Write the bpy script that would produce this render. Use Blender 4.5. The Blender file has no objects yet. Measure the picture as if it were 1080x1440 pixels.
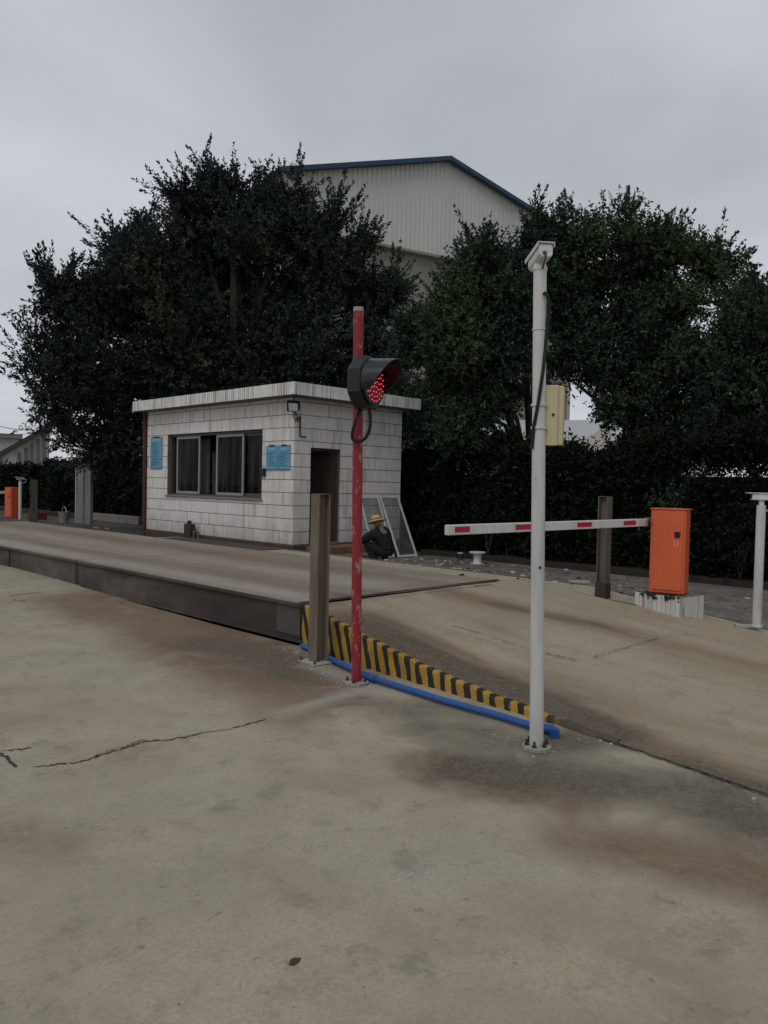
import bpy, math, random
import numpy as np
from mathutils import Vector, Matrix

random.seed(11)
RNG = np.random.default_rng(7)
S = bpy.context.scene
COL = S.collection

# ------------------------------------------------------------------ camera, sky, sun
PITCH, ROLL, YAW, EYE, FPX = math.radians(1.929), math.radians(1.241), math.radians(45.197), 1.5, 1090.0
# world: X runs across the weighbridge, Y along it, Z up; the camera stands over the origin
_W = Vector((math.cos(YAW), math.sin(YAW))); _L = Vector((-math.sin(YAW), math.cos(YAW)))
def _tow(v):
    p = Vector((v[0], v[1]))
    return Vector((p.dot(_W), p.dot(_L), v[2]))
_F = Vector((0, math.cos(PITCH), -math.sin(PITCH))); _R = Vector((1, 0, 0)); _U = _R.cross(_F)
_c, _s = math.cos(ROLL), math.sin(ROLL)
CR, CU, CF = _tow(_c * _R + _s * _U), _tow(-_s * _R + _c * _U), _tow(_F)
cam_d = bpy.data.cameras.new('camera'); cam = bpy.data.objects.new('camera', cam_d); COL.objects.link(cam)
cam_d.sensor_fit = 'VERTICAL'; cam_d.sensor_height = 24.0; cam_d.lens = 24.0 * FPX / 1440.0
cam_d.clip_start = 0.05; cam_d.clip_end = 3000
cam.matrix_world = Matrix(((CR.x, CU.x, -CF.x, 0), (CR.y, CU.y, -CF.y, 0), (CR.z, CU.z, -CF.z, EYE), (0, 0, 0, 1)))
S.camera = cam
S.view_settings.view_transform = 'Standard'; S.view_settings.look = 'None'
S.view_settings.exposure = 0.32; S.view_settings.gamma = 1.0; S.view_settings.use_curve_mapping = False
S.cycles.max_bounces = 6; S.cycles.transparent_max_bounces = 12
S.cycles.use_denoising = True

SUN_EL, SUN_AZ = math.radians(52), math.radians(198)       # azimuth of the sun, counter-clockwise from +X
world = bpy.data.worlds.new('World'); S.world = world; world.use_nodes = True
nt = world.node_tree; nt.nodes.clear()
def wn(t, **k):
    n = nt.nodes.new(t)
    for a, b in k.items(): setattr(n, a, b)
    return n
out = wn('ShaderNodeOutputWorld'); bg = wn('ShaderNodeBackground'); bg.inputs['Strength'].default_value = 0.1
sky = wn('ShaderNodeTexSky', sky_type='NISHITA', sun_disc=False, sun_elevation=SUN_EL, sun_rotation=math.radians(90) - SUN_AZ)
tc = wn('ShaderNodeTexCoord'); sep = wn('ShaderNodeSeparateXYZ')
nt.links.new(tc.outputs['Generated'], sep.inputs[0])
zc = wn('ShaderNodeMath', operation='MAXIMUM'); zc.inputs[1].default_value = 0.0; nt.links.new(sep.outputs['Z'], zc.inputs[0])
za = wn('ShaderNodeMath', operation='ADD'); za.inputs[1].default_value = 0.22; nt.links.new(zc.outputs[0], za.inputs[0])
dv = wn('ShaderNodeVectorMath', operation='DIVIDE')
cz = wn('ShaderNodeCombineXYZ')
for i in range(3): nt.links.new(za.outputs[0], cz.inputs[i])
nt.links.new(tc.outputs['Generated'], dv.inputs[0]); nt.links.new(cz.outputs[0], dv.inputs[1])
no = wn('ShaderNodeTexNoise'); no.inputs['Scale'].default_value = 1.25; no.inputs['Detail'].default_value = 5; no.inputs['Roughness'].default_value = 0.5
no.inputs['Distortion'].default_value = 0.4
of = wn('ShaderNodeVectorMath', operation='ADD'); of.inputs[1].default_value = (7.0, 2.5, 0.0)
nt.links.new(dv.outputs[0], of.inputs[0]); nt.links.new(of.outputs[0], no.inputs['Vector'])
cr = wn('ShaderNodeValToRGB'); cr.color_ramp.elements[0].position = 0.22; cr.color_ramp.elements[1].position = 0.74
cr.color_ramp.elements[0].color = (0.335, 0.352, 0.378, 1); cr.color_ramp.elements[1].color = (0.505, 0.520, 0.562, 1)
el = wn('ShaderNodeMath', operation='MULTIPLY_ADD'); el.inputs[1].default_value = -0.45; el.inputs[2].default_value = 0.12
nt.links.new(zc.outputs[0], el.inputs[0])
ad = wn('ShaderNodeMath', operation='ADD'); nt.links.new(no.outputs['Fac'], ad.inputs[0]); nt.links.new(el.outputs[0], ad.inputs[1])
nt.links.new(ad.outputs[0], cr.inputs[0])
sc10 = wn('ShaderNodeVectorMath', operation='SCALE'); sc10.inputs['Scale'].default_value = 10.0
nt.links.new(cr.outputs[0], sc10.inputs[0])
mx = wn('ShaderNodeMix', data_type='RGBA'); mx.inputs['Factor'].default_value = 0.96
nt.links.new(sky.outputs[0], mx.inputs['A']); nt.links.new(sc10.outputs[0], mx.inputs['B'])
nt.links.new(mx.outputs['Result'], bg.inputs['Color']); nt.links.new(bg.outputs[0], out.inputs[0])

sun_d = bpy.data.lights.new('sun', 'SUN'); sun_d.energy = 0.75; sun_d.angle = math.radians(30); sun_d.color = (1.0, 0.97, 0.92)
sun = bpy.data.objects.new('sun', sun_d); COL.objects.link(sun)
sd = Vector((math.cos(SUN_EL) * math.cos(SUN_AZ), math.cos(SUN_EL) * math.sin(SUN_AZ), math.sin(SUN_EL)))
sun.rotation_euler = sd.to_track_quat('Z', 'Y').to_euler(); sun.location = sd * 50

def ray(px, py):
    return CF + CR * ((px - 540) / FPX) - CU * ((py - 720) / FPX)
def at(px, py, z=0.0):
    d = ray(px, py); t = (z - EYE) / d.z
    return Vector((d.x * t, d.y * t, z))
def far(px, py, dist):
    d = ray(px, py); t = dist / math.hypot(d.x, d.y)
    return Vector((d.x * t, d.y * t, EYE + d.z * t))

# ------------------------------------------------------------------ object helpers
WL = {}
def link(o, parent=None):
    COL.objects.link(o)
    if parent: o.parent = parent
    return o
def tag(o, label=None, cat=None, group=None, kind=None):
    if label: o['label'] = label
    if cat: o['category'] = cat
    if group: o['group'] = group
    if kind: o['kind'] = kind
    return o
def thing(name, label, cat, loc, group=None, kind=None):
    o = link(bpy.data.objects.new(name, None)); o.location = loc; o.empty_display_size = 0.2
    WL[o] = Vector(loc)
    return tag(o, label, cat, group, kind)

class MB:
    def __init__(s): s.v = []; s.f = []
    def add(s, vs, fs, M=None):
        n = len(s.v)
        for p in vs:
            p = Vector(p)
            s.v.append(M @ p if M else p)
        s.f += [[i + n for i in f] for f in fs]
        return s
    def box(s, a, b, M=None):
        x0, y0, z0 = a; x1, y1, z1 = b
        return s.add([(x0,y0,z0),(x1,y0,z0),(x1,y1,z0),(x0,y1,z0),(x0,y0,z1),(x1,y0,z1),(x1,y1,z1),(x0,y1,z1)],
                     [(3,2,1,0),(4,5,6,7),(0,1,5,4),(1,2,6,5),(2,3,7,6),(3,0,4,7)], M)
    def tube(s, pts, r, n=10, caps=True):
        pts = [Vector(p) for p in pts]; m = len(pts)
        rs = r if isinstance(r, (list, tuple)) else [r] * m
        base = len(s.v); up = None
        for i, p in enumerate(pts):
            t = (pts[min(i + 1, m - 1)] - pts[max(i - 1, 0)]).normalized()
            if up is None:
                up = t.orthogonal().normalized()
            else:
                up = (up - t * up.dot(t))
                up = up.normalized() if up.length > 1e-6 else t.orthogonal().normalized()
            b = t.cross(up)
            for k in range(n):
                a = 2 * math.pi * k / n
                s.v.append(p + (up * math.cos(a) + b * math.sin(a)) * rs[i])
        for i in range(m - 1):
            for k in range(n):
                a = base + i * n + k; c = base + i * n + (k + 1) % n
                s.f.append([a, c, c + n, a + n])
        if caps:
            s.f.append([base + k for k in range(n)][::-1]); s.f.append([base + (m - 1) * n + k for k in range(n)])
        return s
    def lathe(s, prof, n=24, M=None, caps=True):
        base = len(s.v)
        for (r, z) in prof:
            for k in range(n):
                a = 2 * math.pi * k / n; p = Vector((r * math.cos(a), r * math.sin(a), z))
                s.v.append(M @ p if M else p)
        for i in range(len(prof) - 1):
            for k in range(n):
                a = base + i * n + k; c = base + i * n + (k + 1) % n
                s.f.append([a, c, c + n, a + n])
        if caps:
            s.f.append([base + k for k in range(n)][::-1]); s.f.append([base + (len(prof) - 1) * n + k for k in range(n)])
        return s
    def prism(s, poly, a, b, axis='z', M=None):
        n = len(poly); vs = []
        for h in (a, b):
            for (u, w) in poly:
                vs.append((u, w, h) if axis == 'z' else (u, h, w) if axis == 'y' else (h, u, w))
        return s.add(vs, [list(range(n))[::-1], [n + i for i in range(n)]] + [[i, (i + 1) % n, n + (i + 1) % n, n + i] for i in range(n)], M)
    def build(s, name, mat, parent=None, smooth=False, bevel=0.0, origin=True, auto=True):
        vs = np.array([tuple(p) for p in s.v], dtype=np.float64)
        lo, hi = vs.min(0), vs.max(0)
        c = np.array([(lo[0] + hi[0]) / 2, (lo[1] + hi[1]) / 2, lo[2]]) if origin else np.zeros(3)
        me = bpy.data.meshes.new(name); me.from_pydata((vs - c).tolist(), [], s.f); me.update()
        o = bpy.data.objects.new(name, me); link(o, parent)
        pw = WL.get(parent, Vector((0, 0, 0))) if parent else Vector((0, 0, 0))
        o.location = Vector(c) - pw; WL[o] = Vector(c)
        finish(o, mat, smooth)
        if bevel:
            m = o.modifiers.new('edge', 'BEVEL'); m.width = bevel; m.segments = 2; m.limit_method = 'ANGLE'; m.angle_limit = math.radians(50)
        return o
def finish(o, mat, smooth):
    me = o.data
    import bmesh
    bm = bmesh.new(); bm.from_mesh(me); bmesh.ops.recalc_face_normals(bm, faces=bm.faces); bm.to_mesh(me); bm.free()
    if mat: me.materials.append(mat)
    if smooth:
        me.polygons.foreach_set('use_smooth', [True] * len(me.polygons))
        try: me.set_sharp_from_angle(angle=math.radians(40))
        except Exception: pass
def np_mesh(name, verts, quads, mat, parent=None, smooth=False, attrs=None):
    """verts Nx3 in world space, quads Mx4"""
    pw = np.array(WL.get(parent, Vector((0, 0, 0)))) if parent else np.zeros(3)
    me = bpy.data.meshes.new(name)
    n, m = len(verts), len(quads)
    me.vertices.add(n); me.vertices.foreach_set('co', (verts - pw).astype(np.float32).ravel())
    me.loops.add(m * 4); me.loops.foreach_set('vertex_index', quads.astype(np.int32).ravel())
    me.polygons.add(m); me.polygons.foreach_set('loop_start', np.arange(0, m * 4, 4, dtype=np.int32))
    try: me.polygons.foreach_set('loop_total', np.full(m, 4, dtype=np.int32))
    except Exception: pass
    me.update(calc_edges=True); me.validate()
    if attrs:
        for k, a in attrs.items():
            at_ = me.attributes.new(k, 'FLOAT', 'POINT'); at_.data.foreach_set('value', a.astype(np.float32))
    if mat: me.materials.append(mat)
    me.polygons.foreach_set('use_smooth', [bool(smooth)] * m)
    o = bpy.data.objects.new(name, me); link(o, parent); WL[o] = Vector(pw)
    return o

# ------------------------------------------------------------------ materials
class NT:
    """small node-graph writer"""
    def __init__(s, name):
        s.m = bpy.data.materials.new(name); s.m.use_nodes = True; s.t = s.m.node_tree
        s.b = s.t.nodes['Principled BSDF']; s._tc = None
    def n(s, t, **k):
        n = s.t.nodes.new(t)
        for a, b in k.items(): setattr(n, a, b)
        return n
    def l(s, a, b): s.t.links.new(a, b)
    def co(s, kind='Object', scale=(1, 1, 1)):
        if kind == 'World':
            g = s.n('ShaderNodeNewGeometry'); src = g.outputs['Position']
        else:
            g = s.n('ShaderNodeTexCoord'); src = g.outputs[kind]
        mp = s.n('ShaderNodeMapping'); mp.inputs['Scale'].default_value = scale; s.l(src, mp.inputs[0])
        return mp.outputs[0]
    def noise(s, scale, detail=4, rough=0.55, co=None, dist=0.0):
        n = s.n('ShaderNodeTexNoise'); n.inputs['Scale'].default_value = scale; n.inputs['Detail'].default_value = detail
        n.inputs['Roughness'].default_value = rough; n.inputs['Distortion'].default_value = dist
        if co is not None: s.l(co, n.inputs['Vector'])
        return n.outputs['Fac']
    def ramp(s, fac, stops, mode='LINEAR'):
        r = s.n('ShaderNodeValToRGB'); r.color_ramp.interpolation = mode
        e = r.color_ramp.elements
        while len(e) < len(stops): e.new(0.5)
        for i, (p, c) in enumerate(stops):
            e[i].position = p; e[i].color = (c, c, c, 1) if isinstance(c, (int, float)) else (*c, 1)
        s.l(fac, r.inputs[0]); return r.outputs[0]
    def mix(s, fac, a, b, mode='MIX'):
        m = s.n('ShaderNodeMix', data_type='RGBA', blend_type=mode)
        for sock, v in (('Factor', fac), ('A', a), ('B', b)):
            if isinstance(v, (int, float)): m.inputs[sock].default_value = v if sock == 'Factor' else (v, v, v, 1)
            elif isinstance(v, tuple): m.inputs[sock].default_value = (*v, 1)
            else: s.l(v, m.inputs[sock])
        return m.outputs['Result']
    def math(s, op, a, b=0.0, clamp=False):
        m = s.n('ShaderNodeMath', operation=op, use_clamp=clamp)
        for i, v in enumerate((a, b)):
            if isinstance(v, (int, float)): m.inputs[i].default_value = v
            else: s.l(v, m.inputs[i])
        return m.outputs[0]
    def attr(s, name):
        a = s.n('ShaderNodeAttribute'); a.attribute_name = name; return a.outputs['Fac']
    def island(s):
        return s.n('ShaderNodeNewGeometry').outputs['Random Per Island']
    def done(s, col=None, rough=0.7, bump=None, bstr=0.2, bdist=0.01, metal=0.0, spec=0.3):
        if col is not None:
            if isinstance(col, tuple): s.b.inputs['Base Color'].default_value = (*col, 1)
            else: s.l(col, s.b.inputs['Base Color'])
        if isinstance(rough, (int, float)): s.b.inputs['Roughness'].default_value = rough
        else: s.l(rough, s.b.inputs['Roughness'])
        s.b.inputs['Metallic'].default_value = metal
        s.b.inputs['Specular IOR Level'].default_value = spec
        if bump is not None:
            b = s.n('ShaderNodeBump'); b.inputs['Strength'].default_value = bstr; b.inputs['Distance'].default_value = bdist
            s.l(bump, b.inputs['Height']); s.l(b.outputs[0], s.b.inputs['Normal'])
        return s.m
def paint(name, col, dirt=None, scale=6.0, amt=0.5, rough=0.5, chips=None, stretch=(1, 1, 0.25), chip_at=0.66, spec=0.35, metal=0.0):
    """painted surface: slight tone variation, vertical grime, optional chips to another colour"""
    t = NT(name); co = t.co('World', stretch)
    n1 = t.noise(scale, 5, 0.6, co)
    dk = dirt or tuple(c * 0.45 for c in col)
    c = t.mix(t.ramp(n1, [(0.45, 0.0), (0.75, amt)]), col, dk)
    n0 = t.noise(1.7, 3, 0.5, t.co('World'))
    c = t.mix(t.ramp(n0, [(0.35, 0.0), (0.7, 0.25)]), c, tuple(x * 0.7 for x in col))
    if chips:
        n2 = t.noise(23, 6, 0.65, t.co('World', (1, 1, 0.45)))
        c = t.mix(t.ramp(n2, [(chip_at, 0.0), (chip_at + 0.02, 1.0)]), c, chips)
    return t.done(c, rough, bump=t.noise(60, 3, 0.5, t.co('World')), bstr=0.08, bdist=0.004, spec=spec, metal=metal)
def plain(name, col, rough=0.7, spec=0.3, metal=0.0, var=0.25, scale=14):
    t = NT(name); n = t.noise(scale, 4, 0.6, t.co('World'))
    c = t.mix(t.ramp(n, [(0.3, 0.0), (0.75, 1.0)]), col, tuple(x * (1 - var) for x in col))
    return t.done(c, rough, spec=spec, metal=metal)

def concrete(name, base, alt, stains=True, streak=(1, 1, 1), rough=0.85):
    t = NT(name); co = t.co('World', streak); cw = t.co('World')
    big = t.noise(0.35, 4, 0.55, co, 0.5); mid = t.noise(1.9, 6, 0.6, co, 0.3); fine = t.noise(55, 4, 0.7, cw); grit = t.noise(240, 2, 0.5, cw)
    c = t.mix(t.ramp(big, [(0.32, 0.0), (0.68, 1.0)]), base, alt)
    c = t.mix(t.ramp(mid, [(0.38, 0.0), (0.72, 0.62)]), c, tuple(x * 0.60 for x in base))
    c = t.mix(t.ramp(t.noise(0.6, 5, 0.65, t.co('World', (streak[0] * 1.3, streak[1], 1)), 1.2), [(0.50, 0.0), (0.70, 0.5)]), c, (0.200, 0.150, 0.105))
    c = t.mix(t.ramp(t.noise(6.5, 5, 0.7, cw, .4), [(0.52, 0.0), (0.74, 0.45)]), c, (0.15, 0.135, 0.11))
    c = t.mix(t.ramp(t.noise(0.9, 3, 0.5, co, 1.0), [(0.52, 0.0), (0.72, 0.35)]), c, (0.36, 0.335, 0.28))
    if stains:
        warp = t.math('MULTIPLY', t.math('SUBTRACT', t.noise(2.0, 8, 0.7, co, 0.8), 0.5), 1.7)
        for an, colr, k in (('rust', (0.150, 0.088, 0.054), 0.95), ('wet', (0.062, 0.050, 0.036), 0.90), ('pale', (0.42, 0.39, 0.34), 0.6)):
            a = t.attr(an)
            m = t.math('ADD', a, t.math('MULTIPLY', warp, t.ramp(a, [(0.0, 0.0), (0.15, 1.0)])), clamp=True)
            c = t.mix(t.math('MULTIPLY', t.ramp(m, [(0.0, 0.0), (0.95, 1.0)]), k), c, colr)
    c = t.mix(t.ramp(fine, [(0.42, 0.0), (0.70, 0.5)]), c, tuple(x * 0.55 for x in base))
    c = t.mix(t.ramp(t.noise(22, 6, 0.7, cw, .3), [(0.48, 0.0), (0.70, 0.38)]), c, tuple(x * 0.6 for x in base))
    c = t.mix(t.ramp(grit, [(0.60, 0.0), (0.72, 0.45)]), c, (0.36, 0.34, 0.30))
    sharp = t.noise(3.2, 9, 0.78, cw, 0.2)
    c = t.mix(t.ramp(sharp, [(0.56, 0.0), (0.60, 0.30), (0.72, 0.42)]), c, (0.15, 0.13, 0.10))
    spots = t.noise(17, 2, 0.4, cw)
    c = t.mix(t.ramp(spots, [(0.70, 0.0), (0.76, 0.55)]), c, tuple(x * 0.4 for x in base))
    c = t.mix(t.ramp(t.noise(120, 3, 0.6, cw), [(0.55, 0.0), (0.68, 0.5)]), c, tuple(x * .5 for x in base))
    h = t.math('ADD', t.math('MULTIPLY', fine, 0.6), t.math('MULTIPLY', mid, 1.5))
    return t.done(c, rough, bump=h, bstr=0.35, bdist=0.006, spec=0.22)

M = {}
M['yard'] = concrete('yard concrete', (0.400, 0.350, 0.262), (0.338, 0.302, 0.232))
M['ramp'] = concrete('ramp concrete', (0.390, 0.325, 0.232), (0.322, 0.272, 0.200), streak=(1.6, 0.35, 1))
M['deck'] = concrete('deck concrete', (0.30, 0.258, 0.205), (0.21, 0.182, 0.15), streak=(1.8, 0.25, 1))
M['soil'] = plain('dark soil', (0.035, 0.028, 0.021), 0.95, var=0.5, scale=4)
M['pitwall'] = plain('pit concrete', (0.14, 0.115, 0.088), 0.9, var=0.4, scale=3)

def steel_beam():
    t = NT('rusty fascia steel'); co = t.co('World', (1, 0.5, 1.6)); n = t.noise(1.2, 6, 0.65, co, 0.3); n2 = t.noise(9, 5, 0.7, t.co('World', (1, 1, 0.2)))
    c = t.ramp(n, [(0.3, (0.034, 0.025, 0.022)), (0.5, (0.060, 0.046, 0.040)), (0.68, (0.110, 0.097, 0.088))])
    c = t.mix(t.ramp(n2, [(0.5, 0.0), (0.75, 0.65)]), c, (0.05, 0.033, 0.026))
    return t.done(c, 0.75, bump=n2, bstr=0.15, bdist=0.004)
M['beam'] = steel_beam()

def stripes():
    t = NT('yellow and black kerb paint'); g = t.n('ShaderNodeNewGeometry'); sp = t.n('ShaderNodeSeparateXYZ'); t.l(g.outputs['Position'], sp.inputs[0])
    wob = t.math('MULTIPLY', t.math('SUBTRACT', t.noise(6, 4, 0.6, t.co('World')), 0.5), 0.05)
    y = t.math('ADD', t.math('ADD', sp.outputs['Y'], t.math('MULTIPLY', sp.outputs['Z'], -0.38)), wob)
    ph = t.math('FRACT', t.math('DIVIDE', t.math('ADD', y, 20.03), 0.121))
    e = t.ramp(ph, [(0.0, 0.0), (0.02, 1.0), (0.53, 1.0), (0.55, 0.0)])
    yel = t.mix(t.ramp(t.noise(9, 5, 0.6, t.co('World')), [(0.3, 0.0), (0.75, 0.85)]), (0.42, 0.245, 0.028), (0.20, 0.125, 0.03))
    c = t.mix(e, (0.020, 0.018, 0.016), yel)
    wear = t.noise(16, 6, 0.7, t.co('World'))
    c = t.mix(t.ramp(wear, [(0.62, 0.0), (0.70, 0.9)]), c, (0.17, 0.145, 0.11))
    # paint stops where the kerb thins out
    end = t.ramp(t.math('ADD', t.math('MULTIPLY', sp.outputs['Y'], 0.1), wob), [(0.262, 1.0), (0.272, 0.0)])
    c = t.mix(end, c, (0.085, 0.065, 0.048))
    return t.done(c, 0.7, bump=wear, bstr=0.2, bdist=0.004)
M['stripes'] = stripes()

def tile_mat(name, base, streak_amt, streak_scale=9.0, low_dirt=True):
    t = NT(name)
    isl = t.island()
    c = t.mix(t.ramp(isl, [(0.0, 0.0), (1.0, 1.0)]), base, tuple(x * 0.92 for x in base))
    c = t.mix(t.ramp(isl, [(0.90, 0.0), (0.97, 0.55)]), c, (0.42, 0.36, 0.25))
    n = t.noise(streak_scale, 5, 0.7, t.co('World', (1, 1, 0.06)))
    c = t.mix(t.ramp(n, [(0.54, 0.0), (0.72, streak_amt)]), c, (0.045, 0.043, 0.038))
    n2 = t.noise(0.9, 5, 0.6, t.co('World', (1, 1, 1.3)), 0.4)
    c = t.mix(t.ramp(n2, [(0.42, 0.0), (0.75, 0.42)]), c, (0.33, 0.30, 0.25))
    if low_dirt:
        g = t.n('ShaderNodeNewGeometry'); sp = t.n('ShaderNodeSeparateXYZ'); t.l(g.outputs['Position'], sp.inputs[0])
        hh = t.math('ADD', sp.outputs['Z'], t.math('MULTIPLY', t.noise(3, 4, 0.6, t.co('World')), 0.9))
        c = t.mix(t.ramp(t.math('MULTIPLY', hh, 0.5), [(0.32, 0.55), (0.62, 0.0)]), c, (0.24, 0.215, 0.16))
    return t.done(c, 0.38, spec=0.4)
M['tile'] = tile_mat('white glazed tile', (0.70, 0.67, 0.64), 0.45)
M['fascia'] = tile_mat('white fascia tile', (0.70, 0.70, 0.67), 0.97, 19.0, False)
M['plinth_tile'] = tile_mat('stained plinth tile', (0.58, 0.57, 0.54), 0.95, 13.0, False)
M['grout'] = plain('grimy grout', (0.19, 0.178, 0.16), 0.9, var=0.5, scale=5)
M['inside'] = plain('grey interior plaster', (0.20, 0.19, 0.17), 0.9)
M['slab'] = plain('weathered slab concrete', (0.20, 0.19, 0.165), 0.9, var=0.4, scale=3)
M['plinth'] = plain('dark brick plinth', (0.085, 0.058, 0.048), 0.9, var=0.5, scale=7)
M['alu'] = plain('dull aluminium', (0.30, 0.29, 0.26), 0.45, spec=0.5, metal=0.35, var=0.2)
M['alu_light'] = plain('pale aluminium', (0.56, 0.56, 0.53), 0.45, spec=0.5, metal=0.1, var=0.25)
M['alu_dark'] = plain('dark window channel', (0.10, 0.095, 0.085), 0.5, metal=0.3)
M['door'] = plain('brown steel door', (0.075, 0.052, 0.042), 0.6, var=0.3)
M['step'] = plain('red brick step', (0.20, 0.125, 0.085), 0.9, var=0.45, scale=9)
M['blue_board'] = plain('blue notice sheet', (0.115, 0.315, 0.46), 0.5, var=0.22, scale=3)
M['print'] = plain('dark blue print', (0.045, 0.12, 0.20), 0.6)
M['print_pale'] = plain('pale print', (0.34, 0.50, 0.58), 0.6)
M['pole_white'] = paint('white pole paint', (0.56, 0.56, 0.545), (0.27, 0.265, 0.245), 5, 0.7, 0.42, chips=(0.20, 0.14, 0.09), chip_at=0.69)
M['white'] = paint('white enamel', (0.62, 0.62, 0.60), (0.30, 0.29, 0.26), 7, 0.5, 0.4)
M['pole_red'] = paint('red pole paint', (0.27, 0.019, 0.032), (0.13, 0.013, 0.018), 4, 0.75, 0.6, chips=(0.27, 0.17, 0.155), chip_at=0.585)
M['hpost'] = paint('rusted grey steel', (0.165, 0.135, 0.098), (0.075, 0.055, 0.038), 7, 0.85, 0.75)
M['hpost_dark'] = paint('dark weathered steel', (0.12, 0.105, 0.085), (0.05, 0.04, 0.032), 7, 0.8, 0.75)
M['orange'] = paint('orange enamel', (0.60, 0.115, 0.040), (0.42, 0.085, 0.04), 3, 0.55, 0.5, chips=(0.30, 0.10, 0.06), chip_at=0.72)
M['red_mark'] = plain('red reflective tape', (0.42, 0.02, 0.04), 0.4)
M['black'] = plain('black plastic', (0.014, 0.014, 0.015), 0.45, spec=0.4)
M['visor'] = plain('black glossy visor', (0.010, 0.010, 0.012), 0.30, spec=0.5)
M['cable'] = plain('black cable', (0.012, 0.012, 0.012), 0.6)
M['cream'] = paint('cream steel box', (0.50, 0.44, 0.26), (0.38, 0.33, 0.19), 4, 0.6, 0.5)
M['pipe'] = paint('blue plastic pipe', (0.014, 0.085, 0.30), (0.075, 0.085, 0.10), 9, 0.7, 0.45, stretch=(1, 1, 1))
M['mortar'] = plain('pale mortar', (0.40, 0.385, 0.35), 0.95, var=0.45, scale=20)
M['iron'] = plain('dark iron', (0.055, 0.048, 0.042), 0.6, metal=0.4)
M['bark'] = plain('dark bark', (0.06, 0.048, 0.038), 0.95, var=0.5, scale=9)
M['crack'] = plain('crack dirt', (0.058, 0.049, 0.039), 0.95, var=.5)
M['grit'] = plain('sandy grit', (0.19, 0.165, 0.125), 0.95, var=.5)
M['crack_soft'] = plain('worn crack dirt', (0.15, 0.127, 0.096), 0.95, var=0.4)
M['screen_grey'] = paint('grey sheet metal', (0.26, 0.265, 0.275), (0.16, 0.16, 0.16), 4, 0.6, 0.5, metal=0.2)
M['brick_red'] = plain('red brick wall', (0.24, 0.10, 0.065), 0.9, var=0.5, scale=8)
M['terracotta'] = plain('orange roof tile', (0.36, 0.12, 0.06), 0.85, var=0.4, scale=6)

def glass():
    t = NT('dusty glass with reflection streaks')
    g = t.n('ShaderNodeBsdfGlossy'); g.inputs['Roughness'].default_value = 0.06; g.inputs['Color'].default_value = (0.20, 0.21, 0.21, 1)
    tr = t.n('ShaderNodeBsdfTransparent'); tr.inputs['Color'].default_value = (0.78, 0.80, 0.78, 1)
    fr = t.n('ShaderNodeFresnel'); fr.inputs['IOR'].default_value = 1.5
    m = t.n('ShaderNodeMixShader'); t.l(fr.outputs[0], m.inputs[0]); t.l(tr.outputs[0], m.inputs[1]); t.l(g.outputs[0], m.inputs[2])
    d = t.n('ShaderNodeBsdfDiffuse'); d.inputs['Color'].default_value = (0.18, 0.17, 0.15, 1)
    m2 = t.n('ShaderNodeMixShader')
    t.l(t.ramp(t.noise(3.5, 5, 0.65, t.co('World', (1, 1.6, 0.22))), [(0.45, 0.0), (0.72, 0.22)]), m2.inputs[0])  # dust film drawn into pale vertical streaks that also stand in for reflections
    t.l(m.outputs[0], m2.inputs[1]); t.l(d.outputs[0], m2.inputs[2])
    t.l(m2.outputs[0], t.t.nodes['Material Output'].inputs[0]); return t.m
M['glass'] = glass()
def mesh_screen():
    t = NT('fly screen mesh')
    tr = t.n('ShaderNodeBsdfTransparent'); d = t.n('ShaderNodeBsdfDiffuse'); d.inputs['Color'].default_value = (0.19, 0.19, 0.18, 1)
    m = t.n('ShaderNodeMixShader')
    t.l(t.ramp(t.noise(3, 4, 0.6, t.co('World')), [(0.3, 0.10), (0.75, 0.32)]), m.inputs[0])
    t.l(tr.outputs[0], m.inputs[1]); t.l(d.outputs[0], m.inputs[2])
    t.l(m.outputs[0], t.t.nodes['Material Output'].inputs[0]); return t.m
M['screen'] = mesh_screen()
def led():
    t = NT('lit red led'); t.b.inputs['Emission Color'].default_value = (1.0, 0.03, 0.05, 1); t.b.inputs['Emission Strength'].default_value = 0.95
    return t.done((0.5, 0.02, 0.03), 0.3)
M['led'] = led()
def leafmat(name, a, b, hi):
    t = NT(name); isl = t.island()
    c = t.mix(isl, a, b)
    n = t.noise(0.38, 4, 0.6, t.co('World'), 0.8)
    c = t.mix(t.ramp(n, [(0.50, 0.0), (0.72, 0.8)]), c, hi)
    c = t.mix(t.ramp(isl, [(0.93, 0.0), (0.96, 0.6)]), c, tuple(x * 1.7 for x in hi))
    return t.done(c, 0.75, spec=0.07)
M['leaf_blue'] = leafmat('dark fig leaf', (0.022, 0.031, 0.036), (0.032, 0.044, 0.044), (0.070, 0.094, 0.034))
M['leaf_green'] = leafmat('green fig leaf', (0.024, 0.040, 0.027), (0.040, 0.064, 0.039), (0.066, 0.096, 0.043))
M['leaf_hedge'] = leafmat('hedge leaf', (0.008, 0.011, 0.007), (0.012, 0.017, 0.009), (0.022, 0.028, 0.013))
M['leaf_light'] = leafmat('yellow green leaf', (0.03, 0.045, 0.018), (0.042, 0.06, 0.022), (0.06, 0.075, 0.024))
M['hedge_core'] = plain('hedge shade wood', (0.010, 0.011, 0.008), 0.95)

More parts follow.
